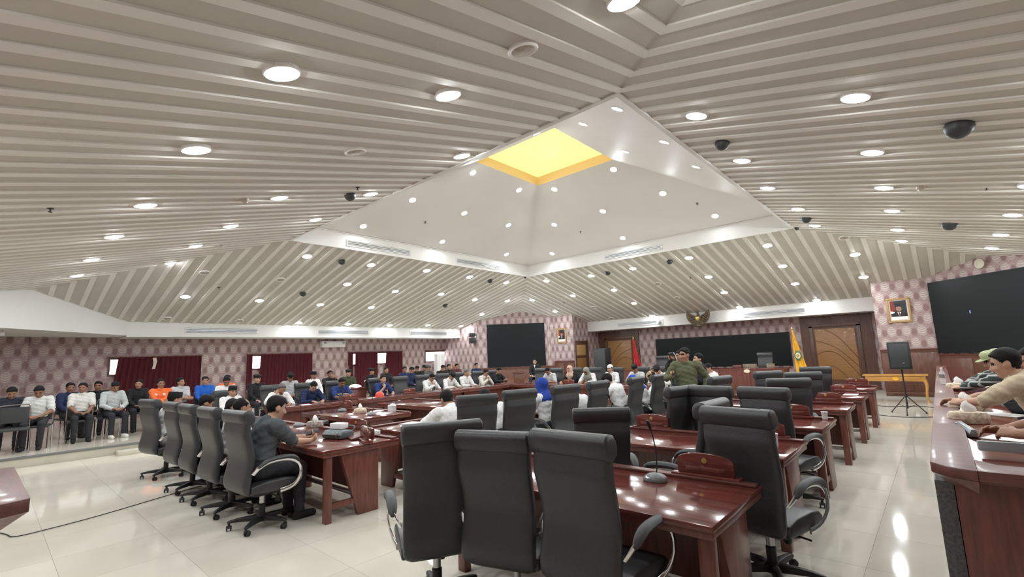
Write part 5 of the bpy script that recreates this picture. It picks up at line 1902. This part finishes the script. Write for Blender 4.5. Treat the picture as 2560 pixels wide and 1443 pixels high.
# paper sheets
sh = MB().span(-.105, .105, -.148, .148, 0, .004).mesh('paper_sheet')
sh.materials.append(MATS['paper'])
for x, y, z, r, w in ((-.80, -4.50, .752, 30, 'at the back of the shiny inner table'), (-.28, -4.74, .752, 10, 'at the right of the shiny inner table'), (-.95, -3.05, .752, 25, 'on the second inner table'), (1.25, -5.25, .752, 15, 'before the nearest white shirt'),
                      (-3.72, -4.55, .752, 80, 'before the man shading his eyes'), (-3.75, -2.85, .752, 70, 'beside the red helmet'), (-3.7, -.35, .752, 85, 'before the bowed man in white'), (5.85, 1.0, .752, 0, 'on the fifth desk row'),
                      (7.46, -3.62, 1.014, 60, 'by the man with the wristwatch'), (7.44, -5.0, 1.014, 70, 'at the bottom right of the outer desk'), (7.42, -.35, 1.014, 80, 'under the hands of the man in the checked shirt'), (-.45, -6.55, .752, 10, 'beside the man in grey'), (.1, 2.6, .752, 10, 'before the man in the white skullcap')):
    o = bpy.data.objects.new('paper_sheet', sh)
    link(o)
    o.location = (x, y, z)
    o.rotation_euler = (0, 0, RAD(r))
    tag(o, 'white paper sheet ' + w, 'paper', 'white papers')

# red helmet on the window-side arm
t = thing('helmet', 'red fire helmet on the window-side desk beside the bowed fireman', 'helmet', (-3.62, -2.70, .752), RAD(-60))
obj('dome', MB().lathe([(.115, .02), (.112, .06), (.10, .10), (.07, .135), (.03, .15), (.001, .152)], 20), 'red_plastic', t)
obj('brim', MB().lathe([(.112, .012), (.135, .016), (.136, .022), (.112, .03)], 20, cap=False), 'red_plastic', t)
obj('badge', MB().box((0, .112, .08), (.05, .01, .04)), 'patch_yellow', t, bevel=.003)
# white cloth on a wooden cabinet behind the window-side arm
t = thing('side_cabinet', 'small mahogany cabinet behind the window-side chairs', 'cabinet', (-5.28, -2.45, 0), RAD(-90))
obj('body', MB().span(-.25, .25, -.2, .2, 0, .92), 'mahogany_side', t, bevel=.006)
obj('door', MB().span(-.21, .21, .2, .215, .1, .84), 'mahogany_side', t, bevel=.004)
obj('top', MB().span(-.27, .27, -.22, .22, .92, .95), 'mahogany', t, bevel=.004)
rg = []
for z, s in ((0, 1.0), (.03, .95), (.06, .7), (.085, .35), (.095, .1)):
    rg.append([(s * (.22 + .03 * math.sin(3 * a)) * math.cos(a), s * (.16 + .02 * math.cos(2 * a)) * math.sin(a), z + .012 * math.sin(4 * a) * s) for a in [k * 2 * math.pi / 20 for k in range(20)]])
o = obj('white_bag', MB().loft(rg), 'tissue', loc=(-5.28, -2.45, .965))
tag(o, 'crumpled white bag on the small cabinet', 'bag')

# laptop / tablet before the man in navy
t = thing('tablet', 'grey tablet standing before the man in navy', 'tablet', (-3.78, -3.62, .752), RAD(-90))
obj('case', MB().prism([(-.01, 0), (.005, 0), (.07, .17), (.055, .175)], 'x', -.12, .12), 'grey_plate', t, bevel=.002)
obj('back_label', MB().box((.05, .026, .10), (.09, .004, .035), Matrix.Rotation(0, 4, 'X')), 'steel', t)

# things on the right outer desk
for x, y, r, L, w in ((7.21, -4.85, 98, .42, 'slanting on the outer desk behind the nearest tissue box'), (7.36, -5.72, 2, .26, 'at the bottom right on the outer desk')):
    t = thing('metal_plate', 'brushed grey metal name bar ' + w, 'name bar', (x, y, 1.052 if r < 50 else 1.02), RAD(r), 'grey metal name bars')
    obj('bar', MB().prism([(-.03, 0), (.03, 0), (.012, .05), (-.012, .05)], 'x', -L / 2, L / 2), 'grey_plate', t, bevel=.003)
    obj('end_cap', MB().box((L / 2 + .004, 0, .02), (.008, .05, .04)), 'steel', t, bevel=.002)
t = thing('water_bottle', 'clear plastic water bottle at the far end of the outer desk', 'bottle', (7.12, -.42, 1.052), 0)
obj('bottle', MB().lathe([(.03, 0), (.033, .01), (.032, .06), (.030, .07), (.032, .08), (.032, .15), (.014, .19), (.013, .205)], 16), 'glass_clear', t)
obj('cap', MB().lathe([(.015, .205), (.015, .225), (.012, .228)], 12), 'white_plastic', t)
obj('label_band', MB().lathe([(.0335, .085), (.0335, .135)], 16, cap=False), 'steel', t)
# small items on the third desk row and row two
t = thing('paper_cup', 'white paper cup beside the plaque on the third desk row', 'cup', (5.98, -2.48, .752), 0)
obj('cup', MB().lathe([(.028, 0), (.036, .085), (.038, .088), (.034, .086), (.027, .004)], 16, cap=False), 'white_plastic', t)
obj('water', MB().lathe([(.001, .07), (.033, .07)], 16, cap=False), 'glass_clear', t)
t = thing('water_glass', 'clear glass with a white lid at the corner of the second desk row', 'glass', (5.9, -4.55, .752), 0)
obj('glass', MB().lathe([(.030, 0), (.034, .11), (.031, .11), (.027, .006)], 16, cap=False), 'glass_clear', t)
obj('lid', MB().lathe([(.037, .11), (.037, .118), (.01, .125), (.001, .126)], 14), 'white_plastic', t)

# handheld phones and cameras
ph_me = MB().box((0, .02, 0), (.072, .15, .009)).mesh('phone', .004)
ph_me.materials.append(MATS['plastic_black'])


def held(tp, i, name, me, label, cat, off=(0, 0, 0)):
    m = hand_world(tp[0], tp[1], i)
    o = bpy.data.objects.new(name, me)
    link(o)
    o.matrix_world = m @ Matrix.Translation(off)
    tag(o, label, cat)
    return o


held(GREY_MAN, 0, 'phone', ph_me, 'black phone held by the man in grey', 'phone', (.02, 0, 0))
held(G_, 1, 'phone', ph_me, 'black phone held up by the man in the olive green shirt', 'phone')
cb = thing('camera_body', 'dark camera held up at left of the green-shirted man', 'camera')
m = hand_world(PH[0], PH[1], 0)
cb.location = m.translation + Vector((0, 0, .04))
cb.rotation_euler = (0, 0, RAD(140))
obj('case', MB().span(-.07, .07, -.03, .03, -.045, .045), 'plastic_black', cb, bevel=.008)
obj('lens_barrel', MB().lathe([(.034, 0), (.034, .06), (.03, .07), (.024, .06)], 16, Matrix.Translation((0, .03, 0)) @ Matrix.Rotation(RAD(-90), 4, 'X'), cap=False), 'plastic_black', cb)
obj('strap', MB().tube(catmull([(-.07, 0, .03), (-.12, -.02, -.04), (-.11, -.05, -.16), (-.04, -.07, -.22)], 14).tolist(), .009, 6, flat=.3), 'grille_frame', cb)
wt = MB().tube([(.034 * math.cos(a), 0, .034 * math.sin(a)) for a in [k * 2 * math.pi / 16 for k in range(17)]], .007, 6, up=(0, 1, 0)).mesh('wristwatch')
wt.materials.append(MATS['steel'])
m = hand_world(R1[0], R1[1], 1)
o = bpy.data.objects.new('wristwatch', wt)
link(o)
o.matrix_world = m @ Matrix.Translation((0, -.095, -.028))
tag(o, 'steel wristwatch of the man leaning on the outer desk', 'watch')

# ------------------------------------------------------------------ walls: portraits, emblem, flags, equipment


def portrait(label, x, y, zc_, w, h):
    t = thing('portrait', label, 'portrait', (x, y, zc_))
    fr = .055
    for a, b, c, d in ((-w / 2, w / 2, h / 2 - fr, h / 2), (-w / 2, w / 2, -h / 2, -h / 2 + fr), (-w / 2, -w / 2 + fr, -h / 2 + fr, h / 2 - fr), (w / 2 - fr, w / 2, -h / 2 + fr, h / 2 - fr)):
        obj('frame_side', MB().span(a, b, -.045, 0, c, d), 'frame_gold', t, bevel=.006)
    obj('mount', MB().span(-w / 2 + fr, w / 2 - fr, -.02, -.005, -h / 2 + fr, h / 2 - fr), 'mount_cream', t)
    iw, ih = w / 2 - fr - .035, h / 2 - fr - .03
    pic = obj('picture', MB().span(-iw, iw, -.022, -.019, -ih + .10, ih), 'pic_dark', t)
    obj('caption_strip', MB().span(-iw, iw, -.022, -.019, -ih, -ih + .098), 'paper', t)
    obj('red_drape', MB().prism([(-iw + .002, -.02), (-iw + .002, ih - .005), (-iw * .55, ih - .005), (-iw * .35, .02), (-iw * .55, -.05)], 'y', -.0235, -.0215), 'pic_red', pic)
    obj('white_drape', MB().prism([(-iw + .002, -.10), (-iw + .002, -.02), (-iw * .55, -.05), (-iw * .45, -.09)], 'y', -.0235, -.0215), 'paper', pic)
    obj('suit', MB().prism([(-iw * .85, -ih + .101), (-iw * .8, -.10), (-iw * .3, -.055), (iw * .35, -.055), (iw * .85, -.10), (iw * .95, -ih + .101)], 'y', -.025, -.023), 'pic_suit', pic)
    obj('shirt_front', MB().prism([(-iw * .2, -.06), (iw * .25, -.06), (iw * .08, -ih + .13), (0, -ih + .11)], 'y', -.0265, -.0245), 'paper', pic)
    obj('tie', MB().prism([(-.012, -.065), (.022, -.065), (.028, -ih + .14), (.008, -ih + .105), (-.012, -ih + .14)], 'y', -.0275, -.026), 'pic_tie', pic)
    el = lambda cx, cz, rx, rz: [(cx + rx * math.cos(k * math.pi / 9), cz + rz * math.sin(k * math.pi / 9)) for k in range(18)]
    obj('face', MB().prism(el(.005, .055, iw * .34, .10), 'y', -.027, -.025), 'pic_skin', pic)
    obj('cap', MB().prism([(-iw * .38, .115), (iw * .38, .115), (iw * .33, .215), (-iw * .31, .215)], 'y', -.029, -.0265), 'pic_suit', pic)
    return t


M('pic_dark', (.018, .024, .026), .4)
M('pic_red', (.22, .025, .02), .5)
M('pic_suit', (.008, .008, .010), .45)
M('pic_tie', (.20, .05, .05), .5)
M('pic_skin', (.33, .19, .13), .5)
portrait('framed official portrait on the right pier, gold frame', 6.34, 9.46, 2.63, .58, .76)
portrait('framed official portrait on the far pier, gold frame', -6.63, 9.46, 2.59, .56, .74)
struct(obj('trim_wall_disc', MB().lathe([(.13, 0), (.13, .02), (.09, .035), (.001, .038)], 20, Matrix.Translation((8.22, 8.25, 3.66)) @ Matrix.Rotation(RAD(45), 4, 'Z').inverted() @ Matrix.Rotation(RAD(90), 4, 'X')), 'mount_cream'), 'pale round wall speaker in the gable above the right screen')

# carved bird emblem with spread wings
t = thing('bird_emblem', 'dark carved bird emblem with spread wings on the bulkhead above the head screen', 'emblem', (-.24, 10.46, 2.96))
obj('torso', MB().loft([[(s * r * math.cos(a), -.02 - .05 * max(0, -math.sin(a)) * r / .1, z) for a in [k * 2 * math.pi / 14 for k in range(14)]] for z, r, s in ((-.28, .04, 1), (-.2, .085, 1), (-.05, .115, 1), (.07, .10, 1), (.14, .06, 1), (.18, .045, 1))]), 'garuda', t)
obj('head', MB().loft([[(x + r * math.cos(a), -.03 + r * .8 * math.sin(a), z) for a in [k * 2 * math.pi / 10 for k in range(10)]] for x, z, r in ((0, .17, .04), (.0, .21, .05), (-.01, .25, .042), (-.03, .275, .02))]), 'garuda', t)
obj('beak', MB().tube([(-.03, -.03, .235), (-.075, -.035, .225), (-.10, -.035, .205)], [.022, .016, .004], 8), 'garuda', t)
for s in (-1, 1):
    wing = [(.06, .08), (.16, .12), (.28, .20), (.40, .30), (.47, .33), (.50, .22), (.49, .05), (.42, -.10), (.30, -.22), (.16, -.28), (.07, -.20)]
    w = obj('wing', MB().prism([(s * a, b) for a, b in wing], 'y', -.045, -.015), 'garuda', t, bevel=.008)
    for i in range(5):
        u = i / 4
        obj('feather', MB().tube([(s * (.12 + .05 * u), -.05, .06 - .22 * u), (s * (.30 + .02 * u), -.052, .12 - .26 * u), (s * (.47 - .12 * u), -.048, .22 - .36 * u)], [.02, .024, .012], 6, flat=.5), 'garuda', w)
obj('shield', MB().prism([(-.075, .06), (.075, .06), (.075, -.05), (0, -.14), (-.075, -.05)], 'y', -.12, -.09), 'gold', t, bevel=.008)
obj('tail', MB().prism([(-.05, -.24), (.05, -.24), (.11, -.36), (0, -.39), (-.11, -.36)], 'y', -.06, -.02), 'garuda', t, bevel=.008)
obj('ribbon', MB().tube(catmull([(-.26, -.05, -.30), (-.12, -.08, -.345), (0, -.085, -.35), (.12, -.08, -.345), (.26, -.05, -.30)], 16).tolist(), .03, 8, flat=.6), 'garuda', t)

# flags on the dais


def flag(label, x, y, cols, emblem):
    t = thing('flag', label, 'flag', (x, y, .2))
    obj('pole', MB().tube([(0, 0, 0), (0, 0, 2.02)], .014, 8), 'gold', t)
    obj('finial', MB().lathe([(.012, 2.0), (.03, 2.03), (.02, 2.07), (.002, 2.11)], 12), 'gold', t)
    obj('base', MB().lathe([(.16, 0), (.16, .02), (.05, .05), (.02, .08)], 18), 'gold', t)
    n = 26
    parts = []
    lo = 0
    for ci, (mat, z0, z1, half) in enumerate(cols):
        rings = []
        for k in range(9):
            z = z1 + (z0 - z1) * k / 8
            sp = .03 + .30 * ((1.98 - z) / 1.6) ** 0.9
            ring = []
            for j in range(n):
                a = 2 * math.pi * j / n
                wv = 1 + .22 * math.sin(5 * a + z * 2)
                xx = sp * .55 * math.cos(a) * wv + (.16 * (1.98 - z) / 1.6)
                if half:
                    xx = xx if half > 0 else xx
                ring.append((xx, .05 * math.sin(a) * wv + .02 * math.sin(9 * a), z))
            rings.append(ring)
        parts.append(obj('cloth', MB().loft(rings), mat, t))
    if emblem:
        em = obj('emblem', MB().prism([(.10 + .12 * math.cos(a), 1.12 + .19 * math.sin(a)) for a in [k * 2 * math.pi / 6 for k in range(6)]], 'y', -.085, -.06), 'emblem_green', t, bevel=.004)
        obj('emblem_ring', MB().prism([(.10 + .075 * math.cos(a), 1.12 + .10 * math.sin(a)) for a in [k * 2 * math.pi / 16 for k in range(16)]], 'y', -.09, -.07), 'oval_cream', em)
        obj('emblem_core', MB().prism([(.10 + .045 * math.cos(a), 1.12 + .065 * math.sin(a)) for a in [k * 2 * math.pi / 16 for k in range(16)]], 'y', -.095, -.08), 'gold', em)
    return t


flag('furled yellow flag with a green crest right of the head screen', 3.45, 9.0, [('flag_yellow', .45, 1.98, 0)], True)
flag('furled red and white flag left of the head screen', -2.55, 9.0, [('flag_red', .62, 1.98, 0), ('paper', .45, .62, 0)], False)

# small yellow wooden table and the loudspeaker on its tripod
t = thing('wooden_table', 'yellow wooden side table with curved legs by the right pier', 'table', (6.1, 7.75, 0))
obj('table_top', MB().span(-.72, .72, -.24, .24, .72, .75), 'yellow_wood', t, bevel=.006)
obj('apron', MB().span(-.66, .66, -.20, .20, .57, .72), 'yellow_wood', t, bevel=.004)
obj('drawer', MB().span(-.55, .55, -.212, -.20, .60, .70), 'yellow_wood', t, bevel=.003)
o = obj('badge', MB().lathe([(.001, 0), (.05, 0), (.05, .006), (.001, .008)], 18), 'flag_yellow', t)
o.location = (.02, -.212, .65)
o.rotation_euler = (RAD(90), 0, 0)
o.scale = (1.4, 1, 1)
for sx in (-1, 1):
    for sy in (-1, 1):
        obj('leg', MB().tube(catmull([(sx * .63, sy * .18, .60), (sx * .66, sy * .20, .45), (sx * .63, sy * .185, .2), (sx * .65, sy * .20, 0)], 10).tolist(), [.045, .042, .038, .034, .03, .027, .025, .023, .023, .026], 8), 'yellow_wood', t)
t = thing('loudspeaker', 'black loudspeaker on a tripod before the right pier', 'loudspeaker', (6.42, 4.9, 1.0))
obj('cabinet', MB().prism([(-.21, -.17), (.21, -.17), (.16, .17), (-.16, .17)], 'z', .02, .66), 'plastic_black', t, bevel=.025)
obj('grille', MB().span(-.17, .17, -.178, -.165, .07, .61), 'dome_black', t, bevel=.01)
obj('logo_plate', MB().box((.06, -.182, .17), (.035, .005, .018)), 'steel', t)
t = thing('speaker_stand', 'thin black tripod stand under the loudspeaker', 'stand', (6.42, 4.9, 0))
obj('pole', MB().tube([(0, 0, .12), (0, 0, 1.06)], .016, 8), 'plastic_black', t)
obj('collar', MB().lathe([(.03, .38), (.03, .45)], 10), 'plastic_black', t)
for k in range(3):
    a = k * 2 * math.pi / 3 + .5
    lg = obj('leg', MB().tube([(0.02 * math.cos(a), .02 * math.sin(a), .40), (.36 * math.cos(a), .36 * math.sin(a), .02)], .011, 6), 'plastic_black', t)
    obj('foot', MB().lathe([(.016, 0), (.016, .03), (.01, .035)], 8, Matrix.Translation((.36 * math.cos(a), .36 * math.sin(a), 0))), 'plastic_black', lg)
    obj('brace', MB().tube([(0, 0, .14), (.19 * math.cos(a), .19 * math.sin(a), .21)], .007, 5), 'plastic_black', t)
tag(obj('wall_socket', MB().span(6.36, 6.46, 9.40, 9.423, .50, .60), 'white_plastic', bevel=.004), 'white wall socket on the panelling behind the tripod', 'socket')

t = thing('loudspeaker', 'tall black loudspeaker before the left wooden door', 'loudspeaker', (-4.3, 9.3, .2))
obj('cabinet', MB().span(-.3, .3, -.25, .25, .25, 1.68), 'plastic_black', t, bevel=.02)
obj('grille', MB().span(-.27, .27, -.262, -.25, .3, 1.62), 'dome_black', t, bevel=.01)
obj('base', MB().span(-.25, .25, -.22, .22, 0, .25), 'plastic_black', t, bevel=.01)
e = bpy.data.objects.new('door_3', None)
link(e)
e.location = (-5.96, 10.06, 0)
struct(e, 'narrow brown door with a pale upper panel beside the far pier')
obj('surround', MB().span(0, .04, -.48, .62, 0, 2.3), 'door_brown', e, bevel=.004)
for z0, z1, mt_ in ((1.58, 2.1, 'gold_wood'), (.85, 1.45, 'door_panel'), (.12, .74, 'door_panel')):
    obj('panel', MB().span(.035, .055, -.42, .35, z0, z1), mt_, e, bevel=.004)
obj('handle', MB().tube([(.05, .42, 1.0), (.09, .42, 1.0), (.09, .36, 1.0)], .009, 6), 'gold', e)
t = thing('lectern', 'brown wooden lectern below the far video wall', 'lectern', (-6.75, 6.25, .18), RAD(-45))
obj('body', MB().span(-.42, .42, -.2, .2, 0, .74), 'wainscot', t, bevel=.006)
obj('top', MB().prism([(-.26, .74), (.24, .74), (.24, .80), (-.26, .77)], 'x', -.46, .46), 'wainscot', t, bevel=.004)
obj('front_board', MB().span(-.36, .36, .2, .214, .08, .66), 'mahogany_side', t, bevel=.004)
t = thing('air_conditioner', 'white standing air conditioner before the bright window', 'air conditioner', (-11.9, 6.0, .18), RAD(-90))
obj('body', MB().span(-.24, .24, -.15, .15, 0, 1.74), 'white_plastic', t, bevel=.02)
for i in range(5):
    obj('louvre', MB().box((-.16 + .08 * i, .155, 1.4), (.012, .012, .5)), 'grille_frame', t, bevel=.003)
obj('intake', MB().span(-.2, .2, .148, .158, .2, .8), 'grille_frame', t, bevel=.004)
t = thing('air_conditioner', 'long white wall air conditioner under the bulkhead between two curtains', 'air conditioner', (XW, wally(-.04), 2.47), RAD(-90))
obj('body', MB().span(-.53, .53, 0, .22, -.13, .13), 'white_plastic', t, bevel=.015)
for x in (-.43, .40):
    obj('vent', MB().box((x, .222, .06), (.12, .008, .06)), 'grille', t, bevel=.002)
obj('display', MB().box((.0, .222, -.07), (.03, .006, .02)), 'plastic_black', t)
obj('drain_pipe', MB().tube([(-.5, .1, -.12), (-.5, .06, -.32)], .01, 6), 'white_plastic', t)
t = thing('monitor', 'dark wall monitor beside the corner curtain', 'monitor', (XW + .2, wally(6.15), 1.82), RAD(-90))
obj('housing', MB().span(-.2, .2, 0, .06, -.27, .26), 'screen_edge', t, bevel=.006)
obj('display', MB().span(-.18, .18, .058, .066, -.24, .24), 'screen_black', t)
obj('bracket', MB().span(-.05, .05, -.2, 0, -.05, .05), 'steel', t)
t = thing('wall_speaker', 'black box speaker mounted at the far end of the window-side bulkhead', 'loudspeaker', (-10.0, 6.56, 2.64), RAD(-30))
obj('cabinet', MB().span(-.2, .2, -.14, .14, -.27, .02), 'plastic_black', t, bevel=.015)
obj('horn', MB().span(-.17, .17, -.15, .12, .06, .24), 'plastic_black', t, bevel=.015)
obj('bracket', MB().span(-.03, .03, .1, .2, -.1, .1), 'steel', t)
# security cameras
for x, y, z, r, w in ((-2.15, 10.72, 2.92, 0, 'on the bulkhead beside the left grille'), (-9.4, -9.35, 2.66, 45, 'under the left corner bulkhead')):
    t = thing('security_camera', 'white security camera ' + w, 'camera', (x, y, z), RAD(r))
    obj('housing', MB().prism([(-.09, -.05), (.08, -.05), (.08, .05), (-.06, .05)], 'x', -.05, .05), 'white_plastic', t, bevel=.012)
    obj('mount', MB().tube([(0, .05, .0), (0, .08, .05 if r == 0 else .08)], .016, 8), 'white_plastic', t)

# things on the head table
t = thing('document_box', 'low brown wooden box at the left of the head table', 'box', (1.68, 8.6, .932), 0)
obj('box', MB().span(-.14, .14, -.1, .1, 0, .10), 'mahogany_side', t, bevel=.004)
obj('lid', MB().span(-.145, .145, -.105, .105, .10, .115), 'mahogany_side', t, bevel=.003)
M('stone_print', (.30, .24, .18), .7, var=.5, scale=35)
for x, L, w in ((2.05, .42, 'left of the dais chair'), (2.72, .22, 'right of the dais chair')):
    t = thing('flower_box', 'mottled brown ornamental box on the head table ' + w, 'box', (x, 8.75, .932), 0, 'mottled boxes on the head table')
    obj('box', MB().span(-L / 2, L / 2, -.09, .09, 0, .13), 'stone_print', t, bevel=.012)
    obj('rim', MB().span(-L / 2 - .008, L / 2 + .008, -.098, .098, .11, .135), 'stone_print', t, bevel=.004)
# floor cables
cab = catmull([(-.95, -9.40, .012), (-.45, -9.22, .008), (-.24, -9.15, .008), (-.26, -8.9, .008), (-.40, -8.45, .008), (-.78, -7.63, .008), (-.9, -7.3, .008)], 40)
tag(obj('floor_cable', MB().tube(cab.tolist(), .005, 6), 'cable_black'), 'thin black cable running across the floor from the left desk', 'cable')
cab = catmull([(5.2, 6.9, .008), (5.9, 6.3, .008), (6.6, 6.6, .008), (6.95, 6.2, .008)], 30)
tag(obj('floor_cable', MB().tube(cab.tolist(), .008, 6), 'cable_black'), 'black cable on the floor below the yellow wooden table', 'cable')
cab = catmull([(5.0, 4.3, .008), (5.7, 4.5, .008), (6.3, 4.2, .008), (6.95, 4.5, .008)], 30)
tag(obj('floor_cable', MB().tube(cab.tolist(), .007, 6), 'cable_black'), 'thin cable on the floor by the tripod stand', 'cable')
